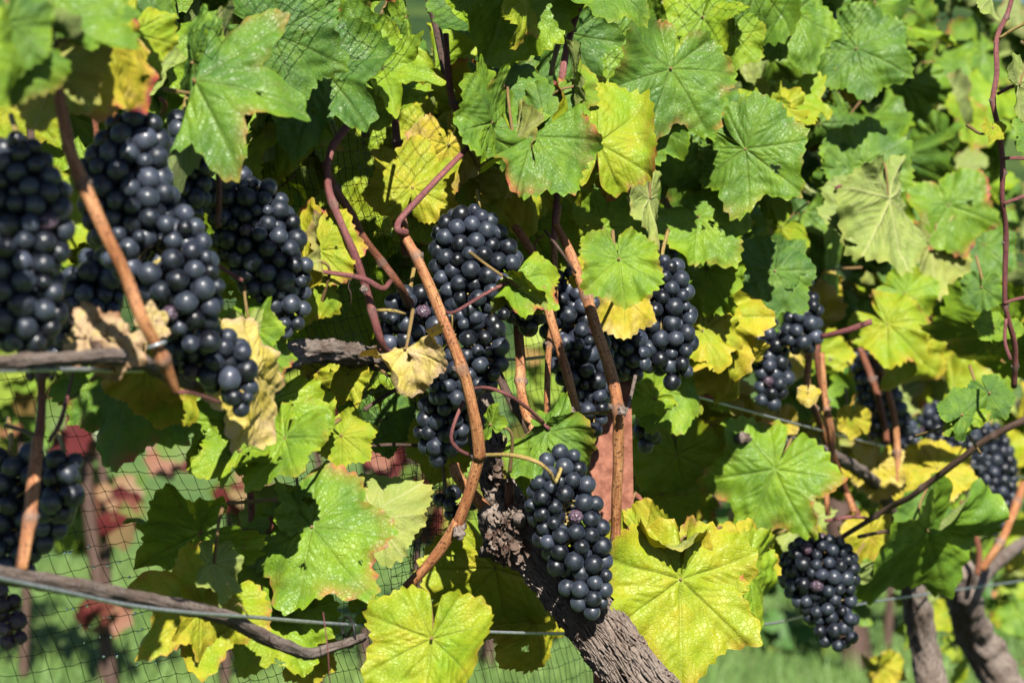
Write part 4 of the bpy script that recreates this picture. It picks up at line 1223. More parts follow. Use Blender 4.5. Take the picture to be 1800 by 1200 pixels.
# upper left
lf(340, 140, 250, 98, 1.86, 0, 14, .12, vL, lob=.8, cup=.25, droop=.5, bf=85, blush=.5, wave=.05, label='large sunlit green leaf with deep pointed lobes')
lf(336, 110, 130, 350, 1.90, -60, 5, .10, vL, lob=.5)
lf(560, 110, 200, 196, 2.12, 5, 10, .02, vL, lob=.5)
lf(480, 60, 170, 110, 2.02, 20, 5, .05, vL, lob=.4)
lf(672, 118, 128, 112, 2.17, 0, 34, .34, vC, lob=.8, cup=.9, droop=-.3, wave=.14, blush=.3, label='bright crinkled green leaf with a long raised tip, upper middle')
lf(640, 95, 130, 300, 2.24, 10, 30, .16, vC, lob=.7)
lf(690, 165, 100, 200, 2.19, 0, 34, .36, vC, lob=.4, wave=.1, blush=.2)
lf(45, 85, 135, 250, 1.50, 25, 20, .22, vL, lob=.2, blush=.4)
lf(12, 40, 120, 180, 1.48, 10, 10, .12, vL, lob=.2)
lf(90, 40, 190, 112, 1.55, 0, 55, .20, vL, lob=.4, cup=1.6)
lf(95, 105, 150, 190, 1.64, 0, 15, .62, vL, lob=.3, under=True, spots=.6)
lf(200, 75, 170, 140, 1.70, 60, 10, .75, vL, lob=.4, blush=1.0, spots=.5)
lf(150, 30, 120, 80, 1.62, 20, 35, .18, vL, lob=.4)
lf(230, 60, 130, 205, 1.84, 30, 5, .5, vL, lob=.3, spots=.3)
lf(120, 200, 170, 160, 2.05, 10, 10, .40, vL, lob=.3)
lf(255, 250, 150, 220, 2.10, -10, 10, .45, vL, lob=.3)
lf(30, 150, 130, 150, 1.90, 10, 10, .55, vL, lob=.3)
lf(620, -45, 105, 170, 2.25, 0, 20, .2, vC, lob=.3, blush=1.0)
lf(715, 30, 90, 185, 2.3, 70, 10, .3, vC, lob=.3)
lf(805, 15, 80, 170, 2.42, 10, 10, .05, vC, lob=.3)
lf(895, -40, 190, 192, 2.30, 25, 8, .28, vC, lob=.25, spots=.3)
lf(935, -10, 120, 190, 2.26, 72, 0, .55, vC, lob=.4, blush=.5, crumple=.06)
lf(1005, 60, 130, 200, 2.45, 20, 5, .08, vC)
lf(1055, -30, 130, 125, 2.30, -15, 30, .18, vC, lob=.4, cup=.6, blush=.2)
lf(1085, 60, 170, 160, 2.58, 10, 15, .22, vC, lob=.3, blush=.6)
lf(1180, 120, 165, 200, 2.50, 10, 12, .12, vC, lob=.35, blush=.6)
lf(1140, 215, 110, 230, 2.52, 0, 20, .18, vC, lob=.2, wave=.1)
lf(1052, 252, 158, 8, 2.30, 20, 8, .50, vC, lob=.02, bf=0, fold=.01, cup=.7, blush=.9, label='round yellow-green leaf with pink scorched teeth, upper middle')
lf(1072, 262, 110, 185, 2.36, -10, 10, .60, vC, lob=.2, blush=.8)
lf(1015, 150, 90, 5, 2.28, 75, 5, .35, vC, lob=.2, blush=.4)
# folded pair in the middle
lf(862, 226, 128, 48, 2.27, 18, 15, .18, vC, lob=.5, bf=60, fold=.5, cup=.7, blush=.5)
lf(890, 150, 120, 100, 2.30, 10, 25, .16, vC, lob=.4, wave=.1)
lf(866, 215, 140, 2, 2.26, 72, 0, .2, vC, lob=.3)
lf(955, 205, 90, 90, 2.28, 0, 20, .14, vC, lob=.2)
lf(938, 238, 140, 146, 2.24, -5, 18, .15, vC, lob=.15, bf=80, cup=.5, droop=.3, blush=.9, label='sharp green leaf with a purple tip beside the pink shoot')
lf(905, 250, 120, 165, 2.27, -65, 5, .5, vC, lob=.2, blush=.5, under=True)
# middle yellows
lf(790, 385, 118, 45, 2.40, 10, 18, .55, vC, lob=.25, wave=.12, blush=.1)
lf(725, 330, 115, 10, 2.33, 10, 10, .60, vC, lob=.35, blush=.3)
lf(790, 255, 110, 175, 2.36, 30, 5, .78, vC, lob=.2, spots=.6, blush=.6)
lf(640, 250, 180, 175, 2.44, 0, 10, .46, vC, lob=.3)
lf(610, 320, 120, 210, 2.5, 0, 10, .40, vC, lob=.3)
lf(755, 235, 100, 200, 2.42, 10, 10, .58, vC, lob=.2)
lf(735, 385, 85, 110, 2.38, 0, 25, .50, vC, lob=.4, blush=.8)
lf(920, 310, 125, 175, 2.42, 15, 5, .66, vC, lob=.3, spots=.2)
lf(935, 400, 110, 160, 2.48, 0, 10, .42, vC, lob=.2)
lf(1000, 400, 90, 170, 2.50, 0, 10, .45, vC, lob=.2)
lf(535, 455, 128, 350, 2.12, -62, 5, .66, vL, lob=.3, blush=1.0, wave=.12)
lf(560, 440, 100, 30, 2.14, -20, 10, .62, vL, lob=.2, blush=1.0)
lf(540, 490, 105, 185, 2.14, 25, 5, .50, vL, lob=.4, blush=.3)
lf(380, 430, 100, 200, 2.1, 0, 10, .45, vL, lob=.3)
lf(385, 445, 60, 60, 2.02, 0, 30, .58, vL, lob=.3)
lf(430, 430, 140, 165, 2.16, 0, 10, .40, vL, lob=.3)
lf(110, 490, 60, 10, 2.0, 20, 10, .35, vL, lob=.2)
lf(443, 582, 88, 345, 2.0, -20, 25, .30, vL, lob=.5, fold=.5, label='small folded pale leaf beside the hanging left bunches')
lf(440, 585, 78, 172, 1.99, 25, 10, .42, vL, lob=.3, under=True)
lf(455, 620, 80, 150, 2.03, 0, 10, .25, vL, lob=.3, blush=.8)
lf(903, 488, 104, 128, 2.19, 10, 32, .34, vC, lob=.2, bf=100, cup=.5, blush=.9, spots=.5, label='small red-speckled leaf pointing down right at the end of a red petiole')
lf(915, 505, 72, 140, 2.185, -40, -35, .42, vC, lob=.1, under=True)
lf(1088, 455, 98, 176, 2.20, 0, 10, .30, vC, lob=.02, cup=.3, droop=.2, blush=.4, label='round light green leaf hanging beside the orange cane')
lf(1095, 520, 88, 178, 2.4, 20, 5, .80, vC, lob=.1, spots=.1, blush=.2)
lf(1050, 480, 60, 250, 2.3, 0, 10, .75, vC, lob=.3)
lf(1140, 350, 105, 183, 2.45, 66, 5, .42, vC, lob=.2, under=True, blush=.5)
lf(1060, 400, 95, 90, 2.6, 0, 12, .30, vC, lob=.2)
lf(712, 612, 108, 160, 2.13, 15, 5, .96, vC, lob=.3, cup=1.5, droop=.8, crumple=.10, bf=70, label='pale yellow curled dying leaf left of the tan cane')
lf(708, 612, 66, 100, 2.15, 0, 62, .98, vC, lob=.3, cup=-1.2, crumple=.08)
lf(612, 658, 70, 205, 2.19, 0, 15, .62, vC, lob=.45, wave=.1)
lf(560, 652, 55, 130, 2.2, 0, 20, .66, vC, lob=.3)
# dead leaves on the left
lf(150, 590, 85, 95, 1.69, 10, 30, 1.10, vL, lob=.4, crumple=.16, cup=.8, wave=.15, label='dry tan crumpled leaf caught on the left canes')
lf(200, 600, 80, 120, 1.68, -10, 20, 1.08, vL, lob=.4, crumple=.18, cup=-.8, wave=.15, label='dry tan crumpled leaf against the orange cane')
lf(262, 570, 50, 60, 1.72, 10, 10, 1.0, vL, lob=.4, crumple=.15)
lf(180, 640, 50, 150, 1.72, 10, 10, 1.08, vL, lob=.4, crumple=.15)
lf(255, 640, 110, 182, 1.92, 0, 2, .72, vL, lob=.3, spots=.8, blush=.3)
lf(300, 690, 90, 140, 1.94, 10, 10, .62, vL, lob=.3, spots=.5)
lf(232, 665, 185, 190, 2.00, 0, 15, .14, vL, lob=.35, blush=.8, spots=.2)
lf(175, 670, 110, 200, 2.02, 0, 15, .2, vL, lob=.35)
lf(455, 655, 170, 205, 1.90, 66, 5, .90, vL, lob=.25, crumple=.05, spots=.1, label='long folded leaf gone tan along its edge, lower left')
lf(470, 700, 165, 212, 2.08, 5, 20, .34, vL, lob=.55, wave=.08, spots=.3)
lf(425, 742, 150, 226, 2.07, 5, 16, .32, vL, lob=.6, blush=.2, label='jagged light green leaf below the hanging left bunch')
lf(420, 790, 105, 240, 2.05, -10, 28, .38, vL, lob=.5)
lf(500, 770, 120, 195, 2.04, -10, 20, .30, vL, lob=.4, blush=.4)
lf(545, 720, 75, 170, 2.15, 20, 10, .42, vC, lob=.2)
lf(600, 765, 75, 130, 2.18, 0, 20, .52, vC, lob=.3)
lf(670, 740, 95, 170, 2.42, 0, 10, .10, vC, lob=.3)
lf(775, 780, 90, 200, 2.40, 0, 10, .62, vC, lob=.3)
# lower left
lf(350, 942, 178, 238, 2.06, -14, -42, .34, vL, lob=.4, spots=.9, blush=.2, label='dark olive leaf with brown rust marks, in shade at lower left')
lf(365, 1055, 175, 230, 2.02, 10, 18, .60, vL, lob=.6, blush=.6, spots=.2, wave=.08)
lf(355, 1075, 100, 185, 2.0, 40, 5, .68, vL, lob=.4, spots=.5, blush=.3)
lf(375, 990, 90, 190, 1.99, 60, 5, .35, vL, lob=.2, under=True)
lf(495, 1060, 120, 300, 2.12, 0, 18, .46, vL, lob=.5, wave=.07)
lf(490, 1075, 150, 215, 2.11, 0, 16, .42, vL, lob=.4, blush=.1, label='yellow-green leaf hanging behind the grey cordon')
lf(545, 1150, 70, 175, 2.15, 20, 5, .7, vL, lob=.3)
lf(548, 925, 195, 140, 2.10, -18, 15, .24, vC, lob=.35, wave=.05, blush=.7, label='big light green leaf with an orange red scorched tip')
lf(560, 915, 120, 15, 2.12, 20, 22, .26, vC, lob=.3)
lf(535, 905, 70, 270, 2.13, 0, 0, .35, vC, lob=.3)
lf(540, 928, 165, 172, 2.22, 10, 8, .40, vC, lob=.05, under=True, teeth=.05, cup=.4, label='pale underside of a yellowish leaf hanging below the big light green leaf')
lf(660, 915, 118, 32, 2.20, -5, 15, .46, vC, lob=.08, under=True, cup=-.4, crumple=.02, label='pale grey-green underside of a leaf right of the big light green leaf')
lf(680, 905, 85, 110, 2.24, 0, -10, .50, vC, lob=.1, under=True)
lf(640, 1070, 42, 60, 2.12, 10, 15, .40, vC, lob=.05)
lf(758, 1122, 168, 186, 2.06, 0, 14, .51, vC, lob=.30, wave=.06, blush=.25, cup=.3, label='large yellow-green leaf at the bottom centre, its notch upward')
lf(872, 1000, 205, 164, 2.42, 10, -12, .60, vC, lob=.2, spots=.25)
lf(940, 1090, 130, 155, 2.46, 40, 0, .66, vC, lob=.2)
# the two big ones lower right, and around them
lf(1197, 1018, 205, 183, 2.31, 4, 14, .56, vC, lob=.40, wave=.06, blush=.45, cup=.25, label='big yellow-green leaf with dark scorched teeth right of the trunk')
lf(1215, 1010, 115, 50, 2.34, 5, 25, .55, vC, lob=.4, blush=.9, wave=.1)
lf(1190, 985, 125, 262, 2.33, 0, -52, .62, vC, lob=.1, spots=.1, blush=.1)
lf(1130, 945, 95, 120, 2.44, 0, 12, .64, vC, lob=.2)
lf(1100, 940, 80, 200, 2.46, 0, 12, .64, vC, lob=.2)
lf(1325, 1010, 145, 168, 2.60, 58, 5, .40, vC, lob=.3)
lf(1310, 965, 105, 170, 2.65, 30, 10, .66, vC, lob=.3, blush=.3, crumple=.05)
lf(1362, 826, 165, 206, 2.86, 0, 16, .26, vR, lob=.55, blush=.7, cup=.3, label='large bright green leaf with a bare notch on top, right of the post')
lf(1375, 930, 90, 150, 3.15, 0, 15, .56, vR, lob=.3, blush=.7)
lf(1400, 925, 80, 70, 3.15, 0, 15, .40, vR, lob=.3, under=True)
lf(1510, 1010, 60, 190, 3.15, 10, 10, .22, vR, lob=.2)
lf(1632, 935, 200, 188, 3.0, 38, -44, .20, vR, lob=.12, label='dark dappled leaf hanging above the right trunks')
lf(1625, 915, 75, 20, 3.05, 10, 10, .12, vR, lob=.2)
lf(1648, 822, 82, 105, 3.3, 0, 20, .70, vR, lob=.1, wave=.08, label='bright yellow leaf behind the thin slanting cane')
lf(1630, 810, 52, 260, 3.32, 0, 20, .70, vR, lob=.1)
lf(1590, 870, 110, 175, 3.5, 0, 12, .70, vR, lob=.2)
lf(1530, 940, 80, 185, 3.4, 10, 12, .72, vR, lob=.2, label='bright yellow leaf hanging left of the dappled leaf')
lf(1545, 815, 75, 190, 3.4, 0, 15, .84, vR, lob=.15, crumple=.03, blush=.4)
lf(1240, 560, 145, 140, 2.7, 5, 15, .68, vC, lob=.5, wave=.16, blush=.4)
lf(1235, 580, 100, 100, 2.68, 10, 30, .66, vC, lob=.4, wave=.15)
lf(1290, 640, 110, 180, 2.74, 10, 5, .70, vC, lob=.3, wave=.1)
lf(1240, 545, 60, 10, 2.7, 0, 20, .78, vC, lob=.4, crumple=.05)
lf(1165, 690, 100, 95, 2.7, 0, 30, .28, vC, lob=.2, blush=.4)
lf(1150, 700, 70, 250, 2.66, 0, 30, .40, vC, lob=.1)
lf(1190, 800, 120, 170, 2.9, 0, 4, .46, vC, lob=.2)
lf(1165, 870, 95, 160, 3.0, 0, 4, .50, vC, lob=.2)
lf(1420, 690, 32, 180, 2.9, 0, 20, .85, vR, lob=.1)
lf(1500, 735, 44, 185, 3.2, 10, 20, .72, vR, lob=.1)
lf(1370, 740, 50, 175, 3.1, 0, 20, .84, vR, lob=.1)
# folded green leaf in the centre
lf(962, 757, 128, 224, 2.26, -10, 28, .20, vC, lob=.5, creases=0, cup=-3.0, droop=.3, blush=.5, label='folded shiny green leaf on the trunk above the sharp hanging bunch')
lf(966, 752, 62, 85, 2.265, -10, 30, .18, vC, lob=.3, cup=-.8)
lf(985, 752, 50, 60, 2.27, 30, -20, .15, vC, lob=.1, fold=.5)
lf(860, 745, 45, 325, 2.22, -60, 10, .3, vC, lob=.1)
# upper right
lf(1330, -30, 160, 190, 2.75, 5, 15, .14, vR, lob=.2, cup=.3)
lf(1235, 30, 120, 195, 2.70, 0, 18, .36, vC, lob=.4, blush=.3)
lf(1290, 60, 80, 190, 2.72, 0, 15, .34, vC, lob=.2, blush=.2)
lf(1400, 20, 130, 165, 2.8, 5, 15, .16, vR, lob=.3)
lf(1232, 235, 150, 178, 2.62, 0, 16, .10, vC, lob=.2, cup=.3)
lf(1310, 262, 142, 128, 2.60, 0, 16, .16, vC, lob=.45, wave=.06, blush=.4)
lf(1300, 240, 95, 30, 2.62, 0, 16, .18, vC, lob=.3)
lf(1228, 380, 125, 145, 2.62, 5, 18, .28, vC, lob=.2, blush=.4)
lf(1362, 476, 108, 195, 2.72, 0, 14, .05, vR, lob=.45, cup=.3, label='cool grey-green leaf hanging above the small blurred bunches')
lf(1370, 470, 75, 40, 2.74, 0, 14, .06, vR, lob=.3)
lf(1240, 475, 108, 150, 2.66, -50, -5, .30, vC, lob=.1)
lf(1375, 185, 90, 268, 2.80, 0, 42, .58, vR, lob=.7, wave=.14)
lf(1390, 178, 90, 100, 2.82, 0, 50, .46, vR, lob=.5, wave=.1)
lf(1345, 180, 60, 345, 2.81, 0, 20, .50, vR, lob=.7)
lf(1505, 85, 125, 115, 3.0, 0, 18, .10, vR, lob=.3)
lf(1500, 130, 60, 190, 3.1, 20, 10, .66, vR, lob=.2)
lf(1520, 290, 105, 10, 3.05, -10, 12, .14, vR, lob=.2, blush=.2)
lf(1500, 310, 95, 210, 3.05, 0, 12, .12, vR, lob=.3)
lf(1560, 350, 150, 172, 3.0, 48, 5, .34, vR, lob=.08, under=True, label='pale folded leaf underside among the right-hand greenery')
lf(1515, 360, 100, 205, 3.0, 20, 10, .2, vR, lob=.1, under=True)
lf(1640, 430, 110, 180, 3.4, 20, 10, .52, vR, lob=.2, under=True, spots=.2)
lf(1590, 515, 82, 120, 3.3, 0, 25, .36, vR, lob=.3)
lf(1560, 570, 105, 132, 3.25, 0, 20, .50, vR, lob=.3, wave=.1, blush=.6)
lf(1600, 620, 110, 165, 3.3, 20, 10, .58, vR, lob=.2, blush=.5)
lf(1668, 360, 110, 160, 3.4, 0, 14, .24, vF, lob=.2, blush=.9)
lf(1730, 430, 85, 180, 3.6, 0, 14, .10, vF, lob=.2)
lf(1725, 505, 50, 180, 2.9, 0, 14, .10, vN, lob=.05)
lf(1745, 575, 42, 280, 2.7, 0, 30, .28, vN, lob=.2)
lf(1765, 580, 40, 90, 2.7, 0, 30, .28, vN, lob=.2)
lf(1775, 590, 180, 222, 3.1, -20, -45, .28, vF, lob=.2)
lf(1692, 728, 66, 325, 2.6, -15, 25, .36, vN, lob=.1, blush=.7, label='left one of a pair of small sharp leaves hanging by the slanting cane')
lf(1692, 728, 68, 55, 2.59, 15, 15, .12, vN, lob=.1, label='cool green right one of a pair of small leaves by the slanting cane')
lf(1740, 690, 62, 150, 2.66, 20, 5, .08, vN, lob=.1)
lf(1790, 150, 85, 210, 2.42, 60, 5, .30, vN, lob=.2, under=True)
lf(1745, 225, 35, 200, 2.43, 20, 20, .60, vN, lob=.4)
lf(1830, 240, 70, 250, 2.5, 30, 25, .15, vN, lob=.3)
lf(1740, -5, 55, 180, 2.5, 60, 10, .30, vN, lob=.3, under=True)
# out of the frame, above: they shade the top left
for q in [(900, -200, 150, 180, 2.2, .2), (200, -150, 150, 180, 1.72, .3), (-30, 90, 130, 150, 1.42, .3)]:
    lf(q[0], q[1], q[2], q[3], q[4], 0, 30, q[5], vL if q[0] < 600 else vC, lob=.3)

for k, (jx, jy, L, dr, d, yaw, pitch, age, vine, kw) in enumerate(LV):
    if d is None: d = row(jx)
    L = L * 0.90
    jr = random.Random(k * 5 + 1)
    if abs(yaw) < 25 and abs(pitch) < 32: yaw += jr.uniform(-20, 20); pitch += jr.uniform(-18, 14)
    if 'lob' in kw: kw['lob'] *= 1.05
    geo_kw = {a: kw.pop(a) for a in ('lob', 'cup', 'droop', 'fold', 'wave', 'teeth', 'crumple', 'twist', 'bf', 'creases', 'holes', 'cscale') if a in kw}
    rr_ = random.Random(k)
    geo_kw.setdefault('cup', rr_.uniform(-.8, 1.1)); geo_kw.setdefault('fold', rr_.choice([0, 0, .18, -.18])); geo_kw.setdefault('droop', rr_.uniform(.1, .7)); geo_kw.setdefault('wave', rr_.uniform(.05, .09))
    geo_kw['twist'] = rr_.uniform(-.3, .3)
    geo_kw.setdefault('holes', rr_.choice([0, 0, 1, 3])); geo_kw.setdefault('cscale', .6)
    big = L > 110
    if not kw.get('under') or age > .3: PROT.append((jx + math.sin(rad(dr)) * L * .45, jy - math.cos(rad(dr)) * L * .45, L * .45, d))
    me = leaf_mesh(k + 1, N=228 if big else 156, R=24 if big else 15, **geo_kw)
    put_leaf(me, vine, P(jx, jy, d), L * d / FP, dr, yaw, pitch, kw.pop('under', False), age, kw.pop('blush', .1), kw.pop('spots', .12), k + 1, nopet=(jx, jy) in NOPET, **kw)

# ------------------------------------------------------------------ the rest of the foliage, behind and between
variants = []
for k in range(22):
    r_ = random.Random(900 + k)
    variants.append(leaf_mesh(300 + k, lob=r_.uniform(.08, .6), cup=r_.uniform(-1.0, 1.5), droop=r_.uniform(-.3, 1.2), wave=r_.uniform(.05, .15), fold=r_.choice([0, 0, .3, -.3]), bf=r_.choice([0, 0, 70]), N=128, R=14, twist=r_.uniform(-.5, .5), creases=3, holes=r_.choice([0, 0, 2])))
_pm = {}
def fill_leaf(vine, x, y, d, Lm, age, under, dr, yaw, pitch, blush, spots, r_):
    vi = r_.randrange(22)
    me = variants[vi]
    o = bpy.data.objects.new('leaf', me)
    Mx = leaf_matrix(None, Lm, dr, yaw, pitch, under)
    o.rotation_mode = 'QUATERNION'; o.rotation_quaternion = Mx.to_quaternion()
    sx = -1 if r_.random() < .5 else 1
    o.scale = (Lm, Lm, Lm); o.location = P(x, y, d)
    link(o); place(o, vine)
    o['age'] = age; o['blush'] = blush; o['spots'] = spots; o['seed'] = r_.uniform(0, 90)
    if (vi, under) not in _pm:
        back = 0.5 if under else -0.5
        pts = [(0, 0.0, 0), (0.03, -.08, -.25), (0.10, -.45, -.5)] if not under else [(0, 0, -.01), (.04, -.30, -.05), (.08, -.45, .35)]
        V, F, uv, att = tube_arrays(pts, [0.017, 0.014, 0.02], sides=5, step=.12, rough=0)
        _pm[(vi, under)] = mesh_from('petiole', V, F, uv, [M['petiole']], True, {'node': att * 0})
    p = bpy.data.objects.new('petiole', _pm[(vi, under)])
    link(p); p.parent = o

def vine_at(x):
    return vL if x < 480 else vC if x < 1260 else vR if x < 1620 else vF

def scatter(n, xr, yr, offr, ages, seed, pitch=(14, 34), Lr=(0.052, 0.078), dark=False, dirs=(180, 45), keep=None, pyaw=38):
    r_ = random.Random(seed)
    done, tries = 0, 0
    pts = []
    while done < n and tries < n * 60:
        tries += 1
        x = r_.uniform(*xr); y = r_.uniform(*yr)
        if keep and not keep(x, y): continue
        d = row(x) + r_.uniform(*offr)
        Lm = r_.uniform(*Lr)
        lp = Lm * FP / d
        cx_, cy_ = x, y + lp * .35
        if any((cx_ - a) ** 2 + (cy_ - b_) ** 2 < (lp * .55 + c2 * .75) ** 2 and d < dd + .04 for a, b_, c2, dd in PROT): continue
        if any((x - a) ** 2 + (y - b_) ** 2 < (lp * .42) ** 2 and abs(d - c) < .12 for a, b_, c in pts): continue
        pts.append((x, y, d))
        done += 1
        ag = r_.choice(ages) + r_.uniform(-.05, .12)
        fill_leaf(vine_at(x), x, y, d, Lm, ag, r_.random() < .08, r_.gauss(*dirs), r_.gauss(8, pyaw), r_.gauss(*pitch), r_.random() ** 2, r_.random() ** 3 * .7, r_)

# canopy behind the named leaves, left and middle
scatter(40, (-60, 1180), (-160, 330), (.18, .42), [.05, .12, .2, .3], 1, keep=lambda x, y: not (590 < x < 870 and -80 < y < 240))
scatter(26, (-60, 560), (150, 420), (.22, .42), [.3, .4, .5], 2)
scatter(16, (560, 960), (180, 420), (.20, .42), [.35, .45, .55, .62], 3)
scatter(56, (-60, 1220), (-180, 420), (.45, .85), [.1, .2, .3, .45], 21)
# big green wall of leaves on the right
scatter(92, (1150, 1880), (-120, 520), (-.12, .30), [.04, .08, .14, .2, .28, .36], 4, Lr=(.060, .084))
scatter(90, (1150, 1900), (-140, 560), (.3, .9), [.05, .1, .2, .3], 5)
# thinning yellow fruit zone on the right
scatter(46, (1180, 1860), (520, 800), (.08, .35), [.2, .3, .45, .55, .66, .72], 6)
scatter(34, (1210, 1860), (700, 1010), (.20, .55), [.15, .3, .5, .66, .72], 7, Lr=(.045, .07))
scatter(26, (1330, 1900), (640, 1060), (.5, 1.1), [.15, .3, .45, .6], 8)
# behind the middle canes and the post
scatter(20, (930, 1270), (330, 900), (.42, .75), [.2, .35, .45, .5], 9)
scatter(8, (560, 700), (470, 660), (.30, .45), [.25, .4], 10)
scatter(26, (1540, 1880), (930, 1180), (.2, .8), [.2, .45, .65], 11, Lr=(.03, .05))

# ------------------------------------------------------------------ the next row, far out of focus
def hill():
    gx, gy = np.meshgrid(np.linspace(-160, 160, 70), np.linspace(60, 300, 40), indexing='xy')
    z = -0.6 + 0.16 * (gy - 60) + 3.0 * np.sin(gx * .05 + 1) * np.clip((gy - 60) / 60, 0, 1) + 1.2 * np.sin(gx * .23) * np.sin(gy * .2) * np.clip((gy - 60) / 40, 0, 1)
    V = np.stack([gx.ravel(), gy.ravel(), z.ravel()], -1)
    i, j = np.meshgrid(np.arange(39), np.arange(69), indexing='ij'); a = i * 70 + j
    F = np.stack([a, a + 1, a + 71, a + 70], -1).reshape(-1, 4)
    b = NB('wooded_hill'); tc = b.node('ShaderNodeTexCoord').outputs['Object']
    n1 = b.noise(tc, .12, 5, .65); n2 = b.noise(tc, .8, 4, .6)
    c = b.mix(b.maprange(b.math('ADD', n1, b.math('MULTIPLY', n2, .4)), .55, .85), (.025, .055, .018), (.075, .12, .03))
    o = obj('hill', mesh_from('hill', V, F, None, [b.out(b.principled(c, .9, .1, b.bump(n2, 1, .6)))]))
    o['kind'] = 'structure'
hill()

def far_leaf_mesh(name, pts, size, seed, ages):
    """a cloud of single leaves joined; each five-lobed blade is a small bent fan"""
    rg = np.random.default_rng(seed)
    n = len(pts)
    th = np.linspace(-np.pi, np.pi, 23)[:-1]
    ro = outline(th, seed, .4, .0)
    base = np.stack([ro * np.sin(th), ro * np.cos(th), 0.25 * (ro * np.sin(th)) ** 2 - .1 * ro], -1)
    base = np.vstack([[0, 0, 0], base])
    m_ = len(th)
    F1 = np.array([(0, 1 + k, 1 + (k + 1) % m_) for k in range(m_)])
    VV = []
    for p in pts:
        Mx = np.array(leaf_matrix(None, 1, rg.normal(180, 50), rg.normal(0, 35), rg.normal(15, 28), rg.random() < .2))
        VV.append(base @ Mx.T * rg.uniform(*size) + p)
    V = np.vstack(VV)
    F = (np.arange(n)[:, None, None] * (m_ + 1) + F1[None]).reshape(-1, 3)
    org = V.mean(0)
    me = mesh_from(name, V - org, F, np.tile(base[:, :2], (n, 1)), [], True, {'tone': np.repeat(rg.random(n), m_ + 1)})
    return me, org

def far_material(name, stops):
    b = NB(name)
    col = b.ramp(b.attr('tone'), stops)
    pr = b.principled(col, 0.45, 0.35)
    tr = b.node('ShaderNodeBsdfTranslucent'); b.plug(tr.inputs[0], col)
    ms = b.node('ShaderNodeMixShader'); ms.inputs[0].default_value = .3
    b.l.new(pr, ms.inputs[1]); b.l.new(tr.outputs[0], ms.inputs[2])
    return b.out(ms.outputs[0])
MF = {'red': far_material('red_autumn_leaves', [(0, (.10, .02, .02)), (.40, (.24, .045, .045)), (.62, (.30, .16, .09)), (.8, (.13, .20, .04)), (1, (.10, .17, .03))]),
      'lime': far_material('lime_autumn_leaves', [(0, (.14, .27, .03)), (.5, (.30, .40, .05)), (.8, (.34, .33, .06)), (1, (.30, .12, .07))]),
      'green': far_material('green_autumn_leaves', [(0, (.06, .16, .03)), (.6, (.12, .24, .04)), (1, (.26, .32, .05))])}
g_f = 'vines of the next row, out of focus'
FD = 8.2
def far_vine(label, px, d, kind, blobs, seed, trunk_px=None):
    rg = np.random.default_rng(seed)
    base = P(px, 0, d); base.z = 0
    t = thing('grapevine', label, 'grapevine', base, g_f)
    tx = trunk_px if trunk_px is not None else px
    b0 = P(tx, 0, d); b0.z = -.02
    b1 = P(tx + 8, 0, d); b1.z = .45
    b2 = P(tx - 10, 0, d); b2.z = .8
    tube('trunk', [b0, b1, b2], [.015, .013, .010], M['dark'], t, sides=10, step=.04, rough=.1)
    pts = []
    for (x, y, rx, ry, n) in blobs:
        for _ in range(n):
            a = rg.uniform(0, 6.28); q = rg.random() ** .5
            pts.append(tuple(P(x + rx * q * math.cos(a), y + ry * q * math.sin(a), d + rg.uniform(-.22, .22))))
    me, org = far_leaf_mesh('foliage', pts, (.05, .08), seed, None)
    me.materials.append(MF[kind])
    o = obj('foliage', me, org, t)
    o['kind'] = 'stuff'
    return t
far_vine('blurred red-leaved vine at the far left, below the left bunches', 150, 8.0, 'red', [(150, 730, 60, 60, 24), (212, 895, 32, 40, 20), (180, 1085, 26, 40, 8)], 1, 180)
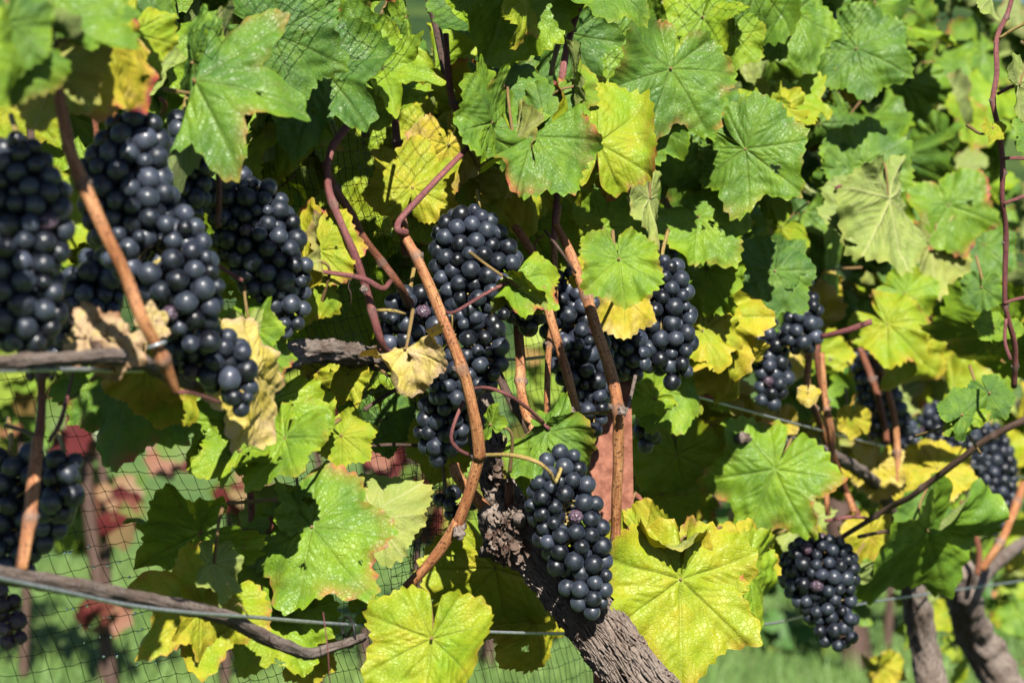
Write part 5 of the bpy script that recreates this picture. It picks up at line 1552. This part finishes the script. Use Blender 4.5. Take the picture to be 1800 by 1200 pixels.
far_vine('blurred lime green vine behind the net at the left edge', 60, 8.4, 'lime', [(60, 700, 120, 90, 50), (150, 900, 70, 70, 44), (20, 840, 60, 60, 20), (20, 560, 110, 120, 40), (20, 200, 60, 60, 20)], 2, 40)
far_vine('blurred crimson vine seen beneath the olive leaf, lower left', 430, 8.2, 'red', [(445, 880, 50, 36, 30), (300, 800, 26, 26, 8)], 3, 395)
far_vine('blurred lime vine left of the broad middle bunch, behind the net', 600, 8.6, 'lime', [(560, 540, 80, 90, 60), (640, 640, 80, 50, 34), (660, 440, 90, 90, 40), (480, 640, 60, 60, 24)], 4, 640)
far_vine('blurred pale red vine behind the net below the yellow leaf', 660, 8.3, 'red', [(620, 700, 60, 50, 26), (700, 800, 40, 50, 14)], 5, 560)
far_vine('blurred red vine behind the gathered net', 735, 8.1, 'red', [(735, 890, 24, 60, 26)], 6, 725)
far_vine('blurred yellow-green vine left of the gnarled trunk', 830, 8.8, 'lime', [(815, 910, 55, 45, 40), (860, 840, 70, 60, 40), (940, 700, 60, 120, 40)], 7, 860)
far_vine('blurred green vine behind the rusty post', 1130, 8.8, 'green', [(1130, 700, 130, 160, 90), (1000, 800, 80, 100, 40)], 8, 1150)
far_vine('blurred green vine low on the right between the trunks', 1400, 9.2, 'green', [(1420, 900, 150, 150, 110), (1380, 1130, 90, 50, 30), (1500, 700, 150, 100, 50)], 9, 1560)
far_vine('blurred green vine behind the right-hand trunks', 1750, 9.6, 'green', [(1750, 900, 160, 170, 130), (1800, 1110, 70, 60, 24)], 10, 1800)
# posts of the next row
for (x, d, wd, lab) in [(140, 8.0, .022, 'thin blurred grey post behind the net at lower left'), (800, 9.0, .025, 'thin blurred pale post left of the gnarled trunk'), (1455, 8.6, .05, 'blurred brown post standing behind the low right bunch'), (1240, 9.2, .03, 'blurred pale post right of the big yellow-green leaf')]:
    b = P(x, 0, d)
    o = tube('vineyard_post', [(b.x + .10, d, -.05), (b.x + .02, d, .6), (b.x - .05, d, 1.5)], [wd, wd * .9, wd * .9], M['dark'], None, sides=10, step=.1, rough=.03)
    tag(o, lab, 'post', 'posts of the next row')
